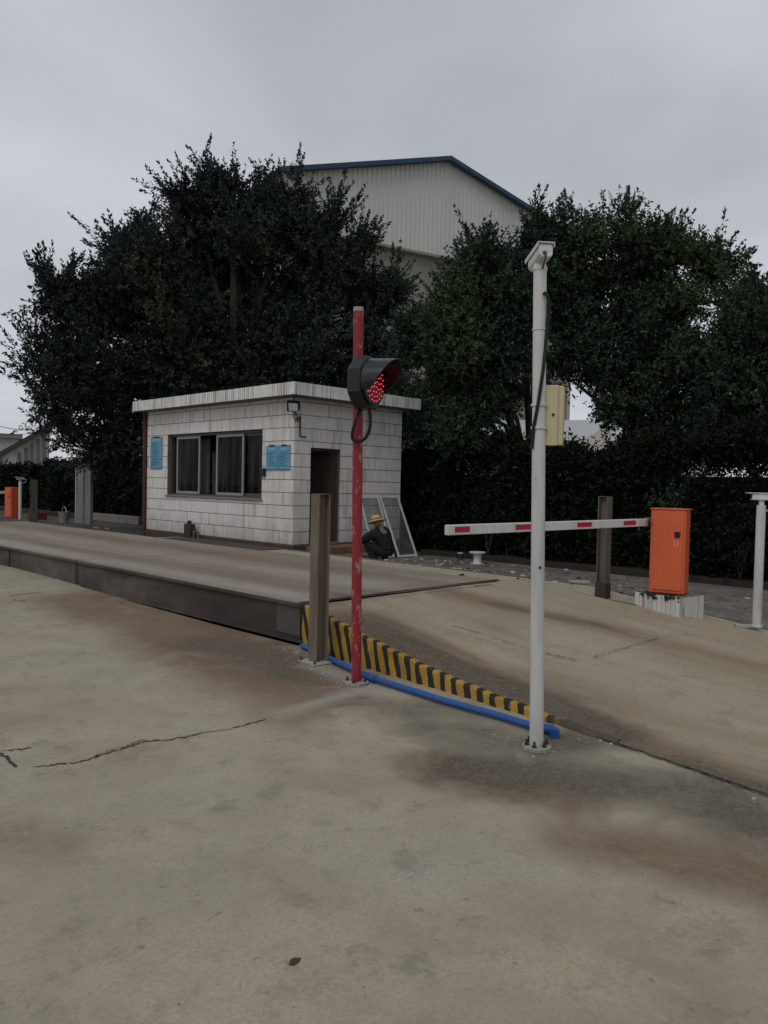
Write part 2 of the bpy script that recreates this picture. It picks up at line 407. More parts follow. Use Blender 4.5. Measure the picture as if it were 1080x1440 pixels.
# ------------------------------------------------------------------ ground
def sstep(a, b, x):
    t = np.clip((x - a) / (b - a), 0, 1); return t * t * (3 - 2 * t)
def ground_h(x, y):
    rise = 0.27 * np.clip((5.6 - y) / 0.3 * 0 + 1, 0, 1)
    zr = np.clip(0.39 * (1 - (5.5 - y) / 3.3), 0.0, 0.33) - 0.03
    fade = 1 - sstep(8.7, 10.6, x)
    apron = np.maximum(zr, -0.004) * fade * (x > 7.3)
    left = 0.07 * sstep(6.5, 13, y) * (x < 7.5)
    far_apron = 0.26 * (1 - sstep(9.2, 11.0, x)) * sstep(19.5, 20.5, y) * (x > 4.55)
    return np.where(y > 15, np.maximum(apron * (y < 15), far_apron), apron) + left
def capsule(x, y, a, b, r, soft):
    ax, ay, bx, by = a[0], a[1], b[0], b[1]
    dx, dy = bx - ax, by - ay; L2 = dx * dx + dy * dy + 1e-9
    t = np.clip(((x - ax) * dx + (y - ay) * dy) / L2, 0, 1)
    d = np.hypot(x - ax - t * dx, y - ay - t * dy)
    return 1 - sstep(r, r + soft, d)
def stains(x, y):
    rust = np.zeros_like(x); wet = np.zeros_like(x); pale = np.zeros_like(x)
    def cap(dst, p, q, r, s, k=1.0):
        np.maximum(dst, k * capsule(x, y, p, q, r, s), out=dst)
    # runoff beside the pit edge
    cap(rust, at(110, 846), at(250, 885), 0.2, 0.75, 0.9); cap(rust, at(250, 880), at(400, 955), 0.3, 0.7, 1.0)
    cap(wet, at(300, 905), at(430, 945), 0.12, 0.5, 0.85); cap(rust, at(380, 950), at(400, 1000), 0.1, 0.4, 0.8)
    cap(wet, at(480, 985), at(640, 1005), 0.05, 0.40, 0.55); cap(wet, at(640, 1035), at(760, 1075), 0.12, 0.40, 0.75)
    # dark damp patch round the foot of the ramp
    cap(wet, at(660, 1080), at(1010, 1120), 0.10, 0.36, 0.95); cap(wet, at(760, 1050), at(850, 1035), 0.08, 0.25, 0.9)
    cap(wet, at(980, 1120), at(1160, 1180), 0.10, 0.35, 0.9); cap(rust, at(600, 1070), at(800, 1130), 0.08, 0.22, 0.8)
    cap(rust, at(820, 1180), at(1200, 1260), 0.08, 0.32, 0.75); cap(rust, at(740, 1290), at(1080, 1400), 0.05, 0.4, 0.25)
    cap(pale, at(390, 1005), at(500, 972), 0.02, 0.10, 0.9); cap(pale, at(440, 935), at(545, 975), 0.04, 0.16, 0.7)
    cap(pale, at(200, 970), at(300, 1010), 0.2, 0.6, 0.35); cap(pale, at(520, 1180), at(760, 1260), 0.1, 0.4, 0.35)
    cap(rust, at(-50, 1160), at(60, 1190), 0.05, 0.25, 0.35)
    return rust, wet, pale
def grid_mesh(name, xs, ys, hole, mat, zoff=0.0):
    X, Y = np.meshgrid(xs, ys, indexing='ij'); nx, ny = X.shape
    Z = ground_h(X, Y) + zoff
    v = np.stack([X, Y, Z], -1).reshape(-1, 3)
    I = np.arange(nx * ny).reshape(nx, ny)
    q = np.stack([I[:-1, :-1], I[1:, :-1], I[1:, 1:], I[:-1, 1:]], -1).reshape(-1, 4)
    cx = (X[:-1, :-1] + X[1:, 1:]).ravel() / 2; cy = (Y[:-1, :-1] + Y[1:, 1:]).ravel() / 2
    q = q[~hole(cx, cy)]
    r, w, p = stains(X.ravel(), Y.ravel())
    return np_mesh(name, v, q, mat, None, True, {'rust': r, 'wet': w, 'pale': p})
PIT = (4.53, 7.60, 5.60, 20.62)
def seq(*spans):
    a = np.concatenate([np.arange(p, q - 1e-6, s) for p, q, s in spans]); return a
xs = np.unique(np.round(np.concatenate([seq((-400, -40, 30), (-40, -8, 4), (-8, -1, .5), (-1, 4.4, .09), (4.53, 4.535, 1), (4.6, 7.6, .1), (7.6, 11, .1), (11, 20, .5), (20, 60, 5), (60, 401, 30))]), 3))
ys = np.unique(np.round(np.concatenate([seq((-400, -40, 30), (-40, -8, 4), (-8, -1, .5), (-1, 5.5, .09), (5.6, 13, .12), (13, 20.5, .25), (20.62, 20.7, 1), (21, 30, .5), (30, 60, 5), (60, 401, 30))]), 3))
g = grid_mesh('ground', xs, ys, lambda x, y: (x > np.where(y > 9.0, 4.58, PIT[0])) & (x < PIT[1]) & (y > PIT[2]) & (y < PIT[3]), M['yard'])
tag(g, 'stained grey concrete yard around the weighbridge', kind='structure')
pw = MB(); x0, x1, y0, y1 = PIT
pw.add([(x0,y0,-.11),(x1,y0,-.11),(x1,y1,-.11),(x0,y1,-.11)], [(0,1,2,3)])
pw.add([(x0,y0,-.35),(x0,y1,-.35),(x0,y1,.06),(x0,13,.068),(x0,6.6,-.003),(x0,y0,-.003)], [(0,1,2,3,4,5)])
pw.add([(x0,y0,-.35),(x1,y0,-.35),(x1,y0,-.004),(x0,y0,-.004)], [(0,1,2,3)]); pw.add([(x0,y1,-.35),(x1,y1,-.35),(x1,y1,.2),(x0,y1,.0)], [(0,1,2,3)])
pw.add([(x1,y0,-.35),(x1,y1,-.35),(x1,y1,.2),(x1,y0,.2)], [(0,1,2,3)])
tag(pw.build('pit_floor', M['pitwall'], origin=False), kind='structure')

# rougher paving beyond the weighbridge, a sheet laid on the ground
X, Y = np.meshgrid(np.arange(8.75, 13.0, .15), np.arange(-2, 11.3, .15), indexing='ij')
def pave_mat():
    t = NT('dirty paving'); co = t.co('World'); n = t.noise(1.6, 6, 0.7, co, 0.5); n2 = t.noise(7, 5, 0.7, co)
    c = t.ramp(n, [(0.3, (0.085, 0.072, 0.062)), (0.5, (0.13, 0.115, 0.10)), (0.7, (0.20, 0.185, 0.165))])
    c = t.mix(t.ramp(n2, [(0.5, 0.0), (0.72, 0.7)]), c, (0.05, 0.042, 0.036))
    c = t.mix(t.ramp(t.noise(4.5, 3, 0.6, t.co('World', (1, 2.4, 1))), [(0.60, 0.0), (0.66, 0.7)]), c, (0.30, 0.29, 0.28))
    return t.done(c, 0.85, bump=n2, bstr=0.5, bdist=0.02)
v = np.stack([X, Y, ground_h(X, Y) + .006], -1).reshape(-1, 3); I = np.arange(X.size).reshape(X.shape)
edge = lambda y: 7.70 + np.clip(5.4 - y, 0, 3) * .36
v[:, 0] = v[:, 0]; 
pq = np.stack([I[:-1, :-1], I[1:, :-1], I[1:, 1:], I[:-1, 1:]], -1).reshape(-1, 4)
tag(np_mesh('paving', v, pq, pave_mat(), None, True), kind='structure')

X, Y = np.meshgrid(np.concatenate([np.arange(7.7, 8.0, .15), np.arange(8.0, 13.5, .3)]), np.arange(11.25, 46, .35), indexing='ij')
v = np.stack([X, Y, ground_h(X, Y) + .010], -1).reshape(-1, 3); I = np.arange(X.size).reshape(X.shape)
tag(np_mesh('verge', v, np.stack([I[:-1, :-1], I[1:, :-1], I[1:, 1:], I[:-1, 1:]], -1).reshape(-1, 4), plain('damp dark verge', (0.075, 0.062, 0.050), 0.9, var=.5, scale=1.5), None, True), kind='structure')
# planting bed of dark soil under the hedge
bed = MB(); bed.box((12.75, -3, -.02), (16.5, 11.5, .10)); bed.box((12.6, 18.2, -.02), (16.5, 60, .16))
tag(bed.build('planting_bed', M['soil'], origin=False), kind='structure')

# ------------------------------------------------------------------ ramp with striped kerb
S0, FOOT, ZT, YEND = 5.50, 2.18, 0.39, -3.0
def ramp_lin(y): return 0.010 + (ZT - 0.010) * np.clip((y - FOOT) / (S0 - FOOT), 0, 1)
def ramp_z(y): return np.interp(y, [2.2, 2.5, 2.9, 3.3, 3.76, 4.14, 4.6, 5.1, 5.5], [.010, .022, .040, .066, .112, .165, .24, .325, .39])
def ramp_s(x, y):
    t = np.clip((x - near_x(y)) / (far_x(y) - near_x(y)), 0, 1); t = np.clip(t * 1.3, 0, 1)
    return ramp_z(y) * (1 - t) + ramp_lin(y) * t
def near_x(y): return np.interp(y, [-3.0, 1.0, 2.2, 2.6, 3.5, 4.6, 5.5], [3.45, 4.02, 4.22, 4.285, 4.36, 4.44, 4.53])
def far_x(y): return np.interp(y, [-3.0, 1.0, 2.18, 2.8, 3.6, 4.5, 5.0, 5.5], [11.0, 9.0, 8.45, 8.32, 8.20, 8.08, 7.93, 7.60])
ny_, nx_ = 110, 60
vv = []; 
for j in range(ny_):
    y = YEND + (S0 - YEND) * j / (ny_ - 1)
    a, b = near_x(y), far_x(y)
    for i in range(nx_):
        t = i / (nx_ - 1); vv.append((a + (b - a) * t, y, float(ramp_s(a + (b - a) * t, y)) + 0.006 * math.sin(y * 3 + t * 5) * float(np.clip((y - 2.2) * 2, 0, 1))))
vv = np.array(vv); I = np.arange(ny_ * nx_).reshape(ny_, nx_)
q = np.stack([I[:-1, :-1], I[:-1, 1:], I[1:, 1:], I[1:, :-1]], -1).reshape(-1, 4)
xx, yy = vv[:, 0], vv[:, 1]
rust = np.zeros(len(vv)); wet = np.zeros(len(vv)); pale = np.zeros(len(vv))
def rp(px, py):
    p = at(px, py, 0.2)
    for _ in range(12): p = at(px, py, float(ramp_s(p.x, p.y)))
    return p
for (d, p, r_, r, s, k) in [(rust, (500, 870), (700, 960), .10, .45, .9), (wet, (520, 880), (760, 985), .06, .34, 1.0), (wet, (760, 985), (870, 1032), .05, .28, 1.0), (rust, (860, 1030), (1080, 1110), .05, .25, .7),
                     (rust, (640, 835), (860, 885), .03, .40, .6), (rust, (860, 885), (1100, 945), .03, .36, .6), (wet, (700, 850), (840, 880), .0, .2, .5), (pale, (800, 900), (1000, 1000), .1, .6, .5), (pale, (600, 855), (720, 930), .0, .25, .3), (wet, (850, 1045), (960, 1085), .03, .22, .7), (wet, (960, 1075), (1100, 1125), .05, .22, .8), (rust, (760, 960), (950, 1010), .05, .4, .35)]:
    np.maximum(d, k * capsule(xx, yy, rp(*p), rp(*r_), r, s), out=d)
ro = np_mesh('ramp', vv, q, M['ramp'], None, True, {'rust': rust, 'wet': wet, 'pale': pale})
tag(ro, 'sloping brown concrete ramp up to the weighbridge', kind='structure')
kb = MB(); N = 70
pr = []
for j in range(N):
    y = FOOT + 0.02 + (S0 - FOOT - 0.02) * j / (N - 1); x = near_x(y); jag = 0.006 * math.sin(y * 41) + 0.005 * math.sin(y * 17 + 1)
    zt = float(ramp_z(y)) + 0.010 + jag * .5
    pr.append([(x - .035 + jag, y, -.02), (x - .012 + jag, y, zt - .012), (x + .004, y, zt), (x + .05, y, zt - .004)])
base = 0; vs = [p for r in pr for p in r]; fs = []
for j in range(N - 1):
    for k in range(3):
        a = j * 4 + k; fs.append([a, a + 1, a + 5, a + 4])
fs.append([0, 1, 2, 3]); fs.append([4 * (N - 1) + k for k in (3, 2, 1, 0)])
kb.add(vs, fs)
kerb = kb.build('kerb', M['stripes'], smooth=False)
tag(kerb, 'yellow and black striped kerb along the ramp edge', kind='structure')
# far side lip of the ramp and its end under the deck
fl = MB()
pts = [(far_x(y), y, float(ramp_lin(y))) for y in np.linspace(YEND, S0, 14)]
vs = [(x, y, z + .003) for x, y, z in pts] + [(x + .09, y, max(z - .10, -.02)) for x, y, z in pts]
fl.add(vs, [[i, i + 1, i + 15, i + 14] for i in range(13)])
tag(fl.build('ramp_edge', M['pitwall'], origin=False), kind='structure')
fr_ = MB(); fr_.add([(4.5, S0, -.35), (7.6, S0, -.35), (7.6, S0, ZT - .004), (4.5, S0, ZT - .004)], [(0, 1, 2, 3)])
tag(fr_.build('ramp_end_wall', M['pitwall'], origin=False), kind='structure')
# far ramp leading down at the other end
fr2 = MB(); fr2.add([(4.55, 20.65, .38), (7.62, 20.65, .38), (7.9, 25.0, .02), (4.4, 25.0, .02), (4.55, 20.65, -.05), (7.62, 20.65, -.05)], [(0, 1, 2, 3), (0, 3, 4), (1, 5, 2), (0, 4, 5, 1)])
tag(fr2.build('far_ramp', M['deck'], origin=False), kind='structure')

# ------------------------------------------------------------------ weighbridge
wb = thing('weighbridge', 'long raised concrete weighbridge deck with rusty steel side beams', 'weighbridge', (6.09, 13.0, 0))
cuts = [5.56, 10.45, 15.5, 20.6]
for i in range(3):
    a, b = cuts[i] + .012, cuts[i + 1] - .012
    nx2, ny2 = 32, 60
    X, Y = np.meshgrid(np.linspace(4.57, 7.62, nx2), np.linspace(a, b, ny2), indexing='ij')
    Z = 0.392 + 0.004 * np.sin(X * 2.3 + Y) ; Z = Z
    v = np.stack([X, Y, Z], -1).reshape(-1, 3); I = np.arange(nx2 * ny2).reshape(nx2, ny2)
    q = np.stack([I[:-1, :-1], I[1:, :-1], I[1:, 1:], I[:-1, 1:]], -1).reshape(-1, 4)
    # skirt
    ring = np.concatenate([I[:, 0], I[-1, 1:], I[-2::-1, -1], I[0, -2:0:-1]])
    n0 = len(v); low = v[ring].copy(); low[:, 2] = .3865; v = np.concatenate([v, low]); k = np.arange(len(ring)); k2 = (k + 1) % len(ring)
    q = np.concatenate([q, np.stack([ring[k], n0 + k, n0 + k2, ring[k2]], -1)])
    xx, yy = v[:, 0], v[:, 1]
    rust = np.maximum(.5 * capsule(xx, yy, (6.75, 0), (6.75, 30), .05, .4), .42 * capsule(xx, yy, (5.25, 0), (5.25, 30), .02, .3))
    wet = .5 * capsule(xx, yy, (5.0, 5.7), (6.2, 5.8), .0, .35); pale = np.maximum(.7 * capsule(xx, yy, (4.85, 0), (4.85, 30), .03, .3), .5 * capsule(xx, yy, (6.0, 0), (6.0, 30), .05, .35))
    dk = np_mesh('deck_panel', v, q, M['deck'], wb, False, {'rust': rust, 'wet': wet, 'pale': pale})
    bm = MB()
    bm.box((4.585, a, .045), (4.62, b, .372)); bm.box((4.545, a, .355), (4.60, b, .386)); bm.box((4.55, a, .018), (4.66, b, .045))
    bm.build('side_beam', M['beam'], wb, bevel=.003)
    bm = MB(); bm.box((7.59, a, .05), (7.635, b, .372)); bm.build('side_beam', M['beam'], wb)
    for yv in np.arange(a + .03, b, 2.5 if i else 5.2):
        st = MB(); st.box((4.566, yv, .046), (4.584, yv + .012, .354)); st.build('stiffener', M['beam'], wb)
    for xv in (5.0, 7.2):
        gd = MB(); gd.box((xv - .12, a, -.08), (xv + .12, b, .29)); gd.build('girder', M['iron'], wb)
ep = MB(); ep.box((4.578, 5.545, .075), (4.60, 5.98, .385)); ep.build('end_plate', M['alu_dark'], wb, bevel=.003)
# steel edge angles at the joint between ramp and deck
ja = MB(); ja.box((4.56, 5.575, .392), (7.61, 5.625, .401)); ja.build('joint_angle', M['beam'], wb)

# ------------------------------------------------------------------ cracks in the concrete
def crack(name, pts, w, mat, zf, jitter=0.02, seed=0, n=14, up=.004):
    r = random.Random(seed); P = []
    for a, b in zip(pts[:-1], pts[1:]):
        for k in range(n):
            t = k / n; P.append((a[0] + (b[0] - a[0]) * t + r.uniform(-jitter, jitter), a[1] + (b[1] - a[1]) * t + r.uniform(-jitter, jitter)))
    P.append((pts[-1][0], pts[-1][1]))
    vs = []; fs = []
    for i, p in enumerate(P):
        q = P[min(i + 1, len(P) - 1)]; o = P[max(i - 1, 0)]
        d = Vector((q[0] - o[0], q[1] - o[1])); d = d.normalized() if d.length > 1e-6 else Vector((1, 0)); nn = Vector((-d.y, d.x))
        ww = w * (0.35 + 1.0 * r.random()) * (0.3 if i in (0, len(P) - 1) else 1)
        for s in (-1, 1):
            x, y = p[0] + nn.x * ww * s, p[1] + nn.y * ww * s
            vs.append((x, y, float(zf(x, y)) + up))
    for i in range(len(P) - 1): fs.append([2 * i, 2 * i + 2, 2 * i + 3, 2 * i + 1])
    m = MB(); m.add(vs, fs); return tag(m.build(name, mat, origin=False), kind='structure')
gz = lambda x, y: ground_h(np.array(x), np.array(y))
rz = lambda x, y: float(ramp_s(x, y)) + .008
A = lambda *ps: [at(*p) for p in ps]
crack('ground_crack', A((48, 1079), (110, 1072), (168, 1055), (205, 1043), (240, 1041), (285, 1031)), .0065, M['crack'], gz, .016, 1)
crack('ground_crack', A((325, 1025), (345, 1020), (374, 1012)), .006, M['crack'], gz, .010, 5)
crack('ground_crack', A((0, 1057), (20, 1055), (46, 1052)), .005, M['crack'], gz, .012, 2, n=7)
crack('ground_crack', A((0, 1058), (8, 1066), (22, 1080)), .008, M['crack'], gz, .010, 3, n=6)
crack('ground_crack', A((130, 1064), (175, 1050), (200, 1040)), .004, M['crack_soft'], gz, .016, 4)
crack('ground_crack', A((285, 1031), (325, 1025)), .004, M['crack_soft'], gz, .012, 14)
crack('ground_crack', A((12, 843), (60, 837)), .010, M['crack_soft'], gz, .02, 6)
crack('ground_crack', A((18, 847), (36, 850)), .012, M['crack_soft'], gz, .02, 7)
RP = lambda *ps: [rp(*p) for p in ps]
crack('ramp_crack', RP((637, 881), (680, 893)), .005, M['crack_soft'], rz, .012, 8)
crack('ramp_crack', RP((755, 917), (785, 924), (812, 930)), .007, M['crack'], rz, .010, 9)
crack('ramp_crack', RP((832, 926), (880, 912), (925, 898)), .0045, M['crack_soft'], rz, .012, 10)
crack('ramp_crack', RP((690, 897), (755, 917)), .003, M['crack_soft'], rz, .012, 15)
crack('ramp_seam', [(float(near_x(y)) - .015, y) for y in (2.35, 2.0, 1.6, 1.2, .8, .3)], .007, M['crack'], gz, .008, 11, up=.012)
crack('deck_joint', [(4.60, 5.50), (7.60, 5.50)], .010, M['crack'], lambda x, y: .396, .004, 12, n=40, up=.006)
crack('deck_joint', [(4.60, 5.42), (7.3, 5.40)], .006, M['crack'], lambda x, y: float(ramp_s(x, y)) + .008, .008, 13, n=40)

# ------------------------------------------------------------------ guard house
BX0, BX1, BY0, BY1, BZ0, BZ1 = 9.35, 12.33, 11.76, 17.47, 0.32, 3.16
gh = thing('guardhouse', 'small flat roofed guard house clad in white vertical tiles', 'guard house', (10.84, 14.6, 0))
WIN = (12.77, 16.50, 1.18, 2.585); DOOR = (9.765, 10.55, 0.34, 2.22)
TH = 0.2
wl = MB()
wx = BX0 + .008
for (y0, y1, z0, z1) in [(BY0 + .008, WIN[0], 0, BZ1), (WIN[1], BY1, 0, BZ1), (WIN[0], WIN[1], 0, WIN[2]), (WIN[0], WIN[1], WIN[3], BZ1)]:
    wl.box((wx, y0, z0 if z0 else .0), (wx + TH, y1, z1))
wl.build('wall', M['grout'], gh)
wl = MB(); wy = BY0 + .008
for (x0, x1, z0, z1) in [(BX0 + .01, DOOR[0], 0, BZ1 - .002), (DOOR[1], BX1 - .008, 0, BZ1 - .002), (DOOR[0], DOOR[1], 0, DOOR[2]), (DOOR[0], DOOR[1], DOOR[3], BZ1 - .002)]:
    wl.box((x0 + (TH if x0 < 9.5 else 0), wy, z0), (x1, wy + TH, z1))
wl.build('wall', M['grout'], gh)
wl = MB(); wl.box((BX1 - .21, BY0 + .21, 0), (BX1 - .009, BY1 - .001, BZ1 - .001)); wl.build('wall', M['inside'], gh)
wl = MB()
wl.box((BX0 + .209, BY1 - .2, 0), (10.1, BY1 - .002, BZ1 - .003)); wl.box((11.2, BY1 - .2, 0), (BX1 - .211, BY1 - .002, BZ1 - .003)); wl.box((10.1, BY1 - .2, 0), (11.2, BY1 - .002, 1.2)); wl.box((10.1, BY1 - .2, 2.3), (11.2, BY1 - .002, BZ1 - .003))
wl.build('wall', M['inside'], gh)
fl = MB(); fl.box((BX0 + .21, BY0 + .21, .02), (BX1 - .212, BY1 - .21, .34)); fl.build('room_floor', M['inside'], gh)
pl = MB(); pl.box((BX0 - .035, BY0 - .035, 0), (BX0 + .006, BY1, BZ0 - .015)); pl.box((BX0 + .007, BY0 - .035, 0), (BX1, BY0 + .006, BZ0 - .016)); pl.build('plinth', M['plinth'], gh, bevel=.004)

def tile_wall(name, axis, plane, outward, u0, u1, z0, z1, holes, mat, parent, tw=.0655, th=.252, gap_h=.0135, gap_v=.0022, depth=.012, seed=3, wide=.06):
    r = np.random.default_rng(seed); vs = []; qs = []; n = 0
    gv = np.where(r.random(2000) < wide, gap_v * (2.5 + 2.5 * r.random(2000)), gap_v)
    rows = int(math.ceil((z1 - z0) / th - .05)); cols = int(math.ceil((u1 - u0) / tw - .05))
    for j in range(rows):
        for i in range(cols):
            g0 = gv[i] * (r.random() < .8) + (.0015 if wide < .2 else .003); a, b = u0 + i * tw + g0 / 2, min(u0 + (i + 1) * tw - g0 / 2, u1)
            c, d = z0 + j * th + gap_h / 2, min(z0 + (j + 1) * th - gap_h / 2, z1)
            if b - a < .01 or d - c < .02: continue
            rects = [(a, b, c, d)]
            for (h0, h1, k0, k1) in holes:
                nr = []
                for (a_, b_, c_, d_) in rects:
                    if b_ <= h0 or a_ >= h1 or d_ <= k0 or c_ >= k1: nr.append((a_, b_, c_, d_)); continue
                    if a_ < h0: nr.append((a_, h0, c_, d_))
                    if b_ > h1: nr.append((h1, b_, c_, d_))
                    aa, bb = max(a_, h0), min(b_, h1)
                    if c_ < k0: nr.append((aa, bb, c_, k0))
                    if d_ > k1: nr.append((aa, bb, k1, d_))
                rects = [q for q in nr if q[1] - q[0] > .006 and q[3] - q[2] > .006]
            for (a_, b_, c_, d_) in rects:
                o = outward * (depth + r.uniform(-.0012, .0012)); tl = r.uniform(-.0008, .0008)
                for (u, z, k) in [(a_, c_, 1), (b_, c_, 1), (b_, d_, 1), (a_, d_, 1), (a_, c_, 0), (b_, c_, 0), (b_, d_, 0), (a_, d_, 0)]:
                    w = plane + (o + tl * (1 if u == a_ else -1) if k else outward * .0005)
                    vs.append((w, u, z) if axis == 'x' else (u, w, z))
                qs += [[n, n+1, n+2, n+3], [n, n+4, n+5, n+1], [n+1, n+5, n+6, n+2], [n+2, n+6, n+7, n+3], [n+3, n+7, n+4, n]]; n += 8
    o = np_mesh(name, np.array(vs), np.array(qs), None, parent); finish(o, mat, False)
    return tag(o, kind='stuff')
tile_wall('wall_tiles', 'x', BX0 + .008, -1, BY0 + .003, BY1, BZ0, BZ1, [(WIN[0], WIN[1], WIN[2], WIN[3])], M['tile'], gh, seed=3)
tile_wall('wall_tiles', 'y', BY0 + .008, -1, BX0 - .004, BX1, BZ0, BZ1, [(DOOR[0], DOOR[1], 0, DOOR[3])], M['tile'], gh, seed=4)
# roof slab with tiled fascia
RX0, RX1, RY0, RY1, RZ0, RZ1 = 9.02, 12.54, 11.38, 17.62, 3.162, 3.40
rf = MB(); rf.box((RX0 + .02, RY0 + .02, RZ0), (RX1, RY1, RZ1 - .012)); roof = rf.build('roof', M['slab'], gh)
tile_wall('fascia_tiles', 'x', RX0 + .02, -1, RY0 + .006, RY1, RZ0 + .004, RZ1, [], M['fascia'], roof, tw=.075, th=.237, gap_h=.004, gap_v=.009, seed=5, wide=.35)
tile_wall('fascia_tiles', 'y', RY0 + .02, -1, RX0 + .006, RX1, RZ0 + .004, RZ1, [], M['fascia'], roof, tw=.075, th=.237, gap_h=.004, gap_v=.009, seed=6, wide=.35)
# window
win = MB(); a, b, c, d = WIN; wx0 = BX0 + .075
for q in [(a, a + .05, c, d), (b - .30, b, c, d)]: pass
win.box((wx0, a, c), (wx0 + .10, a + .045, d)); win.box((wx0, b - .06, c), (wx0 + .10, b, d)); win.box((wx0, a + .046, d - .05), (wx0 + .10, b - .061, d)); win.box((wx0, a + .046, c), (wx0 + .10, b - .061, c + .045))
window = win.build('window', M['alu_dark'], gh, bevel=.003)
def sash(y0, y1, x, mat, fw=.055):
    s = MB(); z0, z1 = c + .047, d - .052
    s.box((x, y0, z0), (x + .03, y0 + fw, z1)); s.box((x, y1 - fw, z0), (x + .03, y1, z1)); s.box((x, y0 + fw + .001, z1 - fw), (x + .03, y1 - fw - .001, z1)); s.box((x, y0 + fw + .001, z0), (x + .03, y1 - fw - .001, z0 + fw))
    s.build('sash', mat, window, bevel=.003)
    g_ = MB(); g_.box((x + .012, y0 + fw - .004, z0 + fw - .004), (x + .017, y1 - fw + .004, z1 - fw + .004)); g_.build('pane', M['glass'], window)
sash(15.24, 16.24, wx0 + .012, M['alu']); sash(13.55, 14.58, wx0 + .012, M['alu']); sash(12.82, 13.62, wx0 + .055, M['alu_dark'])
sl = MB(); sl.box((BX0 - .045, a - .03, c - .035), (wx0 - .002, b + .03, c - .003)); sl.build('window_sill', M['slab'], gh, bevel=.004)
# door set open inside its frame
df = MB(); a, b, c, d = DOOR; dy = BY0 + .06
df.box((a, dy, c), (a + .045, dy + .09, d)); df.box((b - .045, dy, c), (b, dy + .09, d)); df.box((a + .046, dy, d - .045), (b - .046, dy + .09, d))
dfo = df.build('door_frame', M['door'], gh, bevel=.003)
dl = MB(); Md = Matrix.Translation((b - .05, dy + .06, c + .01)) @ Matrix.Rotation(math.radians(98), 4, 'Z')
dl.box((0, 0, 0), (.70, .035, d - c - .06), Md)
for (z0, z1) in ((.12, .85), (1.0, 1.72)): dl.box((.10, .036, z0), (.60, .046, z1), Md)
door = dl.build('door', M['door'], gh, bevel=.003)
hd = MB(); hd.tube([Md @ Vector((.62, .04, .92)), Md @ Vector((.62, .085, .92)), Md @ Vector((.52, .085, .92))], .011, 8); hd.build('handle', M['alu'], door, True)
st = MB(); st.box((9.60, 10.86, 0), (11.0, 11.72, .15)); st.box((9.66, 11.26, .151), (10.95, 11.721, .29)); step = st.build('door_step', M['step'], gh, bevel=.006)
dp = MB(); dp.tube([(9.31, 17.51, 0.02), (9.31, 17.51, 1.5), (9.31, 17.51, 3.14)], .05, 12); dp.build('downpipe', plain('rust brown downpipe', (0.075, 0.035, 0.028), 0.7), gh, True)
# things seen through the window
t = thing('desk', 'dim brown desk inside the guard house window', 'desk', (9.95, 13.8, .34))
b_ = MB(); b_.box((9.66, 12.9, 1.04), (10.3, 14.9, 1.08)); b_.build('desk_top', M['door'], t)
for (x, y) in ((9.68, 12.93), (10.24, 12.93), (9.68, 14.82), (10.24, 14.82)):
    b_ = MB(); b_.box((x, y, .34), (x + .05, y + .05, 1.039)); b_.build('leg', M['door'], t)
t = thing('water_bottle', 'blue water jug standing on the desk behind the window', 'water jug', (9.70, 13.95, 1.08))
b_ = MB(); b_.lathe([(.10, 0), (.125, .02), (.125, .14), (.118, .16), (.125, .18), (.125, .28), (.05, .34), (.045, .37)], 20, Matrix.Translation((9.70, 13.95, 1.081)))
b_.build('jug', plain('blue jug plastic', (0.02, 0.16, 0.30), 0.3), t, True); b_ = MB(); b_.lathe([(.05, .37), (.05, .40)], 16, Matrix.Translation((9.70, 13.95, 1.083))); b_.build('cap', M['white'], t)
t = thing('paper_tray', 'pale upright paper box in the right corner of the window', 'paper box', (9.56, 12.95, 1.23))
b_ = MB(); b_.box((9.52, 12.865, 1.229), (9.56, 13.10, 1.53)); b_.build('box', plain('pale grey card', (0.42, 0.45, 0.45), 0.7), t); b_ = MB(); b_.box((9.515, 12.90, 1.44), (9.5195, 13.06, 1.46)); b_.build('label_strip', M['print'], t)
t = thing('filing_cabinet', 'grey steel filing cabinet standing inside the open doorway', 'cabinet', (10.05, 13.0, .34))
b_ = MB(); b_.box((9.80, 12.8, .341), (10.6, 13.2, 1.22)); b_.build('cabinet_body', plain('grey cabinet', (0.22, 0.21, 0.20), 0.6), t)
for k in range(3):
    b_ = MB(); b_.box((9.83, 12.785, .40 + k * .27), (10.57, 12.799, .64 + k * .27)); dr = b_.build('drawer', plain('grey drawer', (0.20, 0.195, 0.19), 0.6), t)
    b_ = MB(); b_.box((10.1, 12.765, .53 + k * .27), (10.3, 12.784, .55 + k * .27)); b_.build('handle', M['alu'], dr)

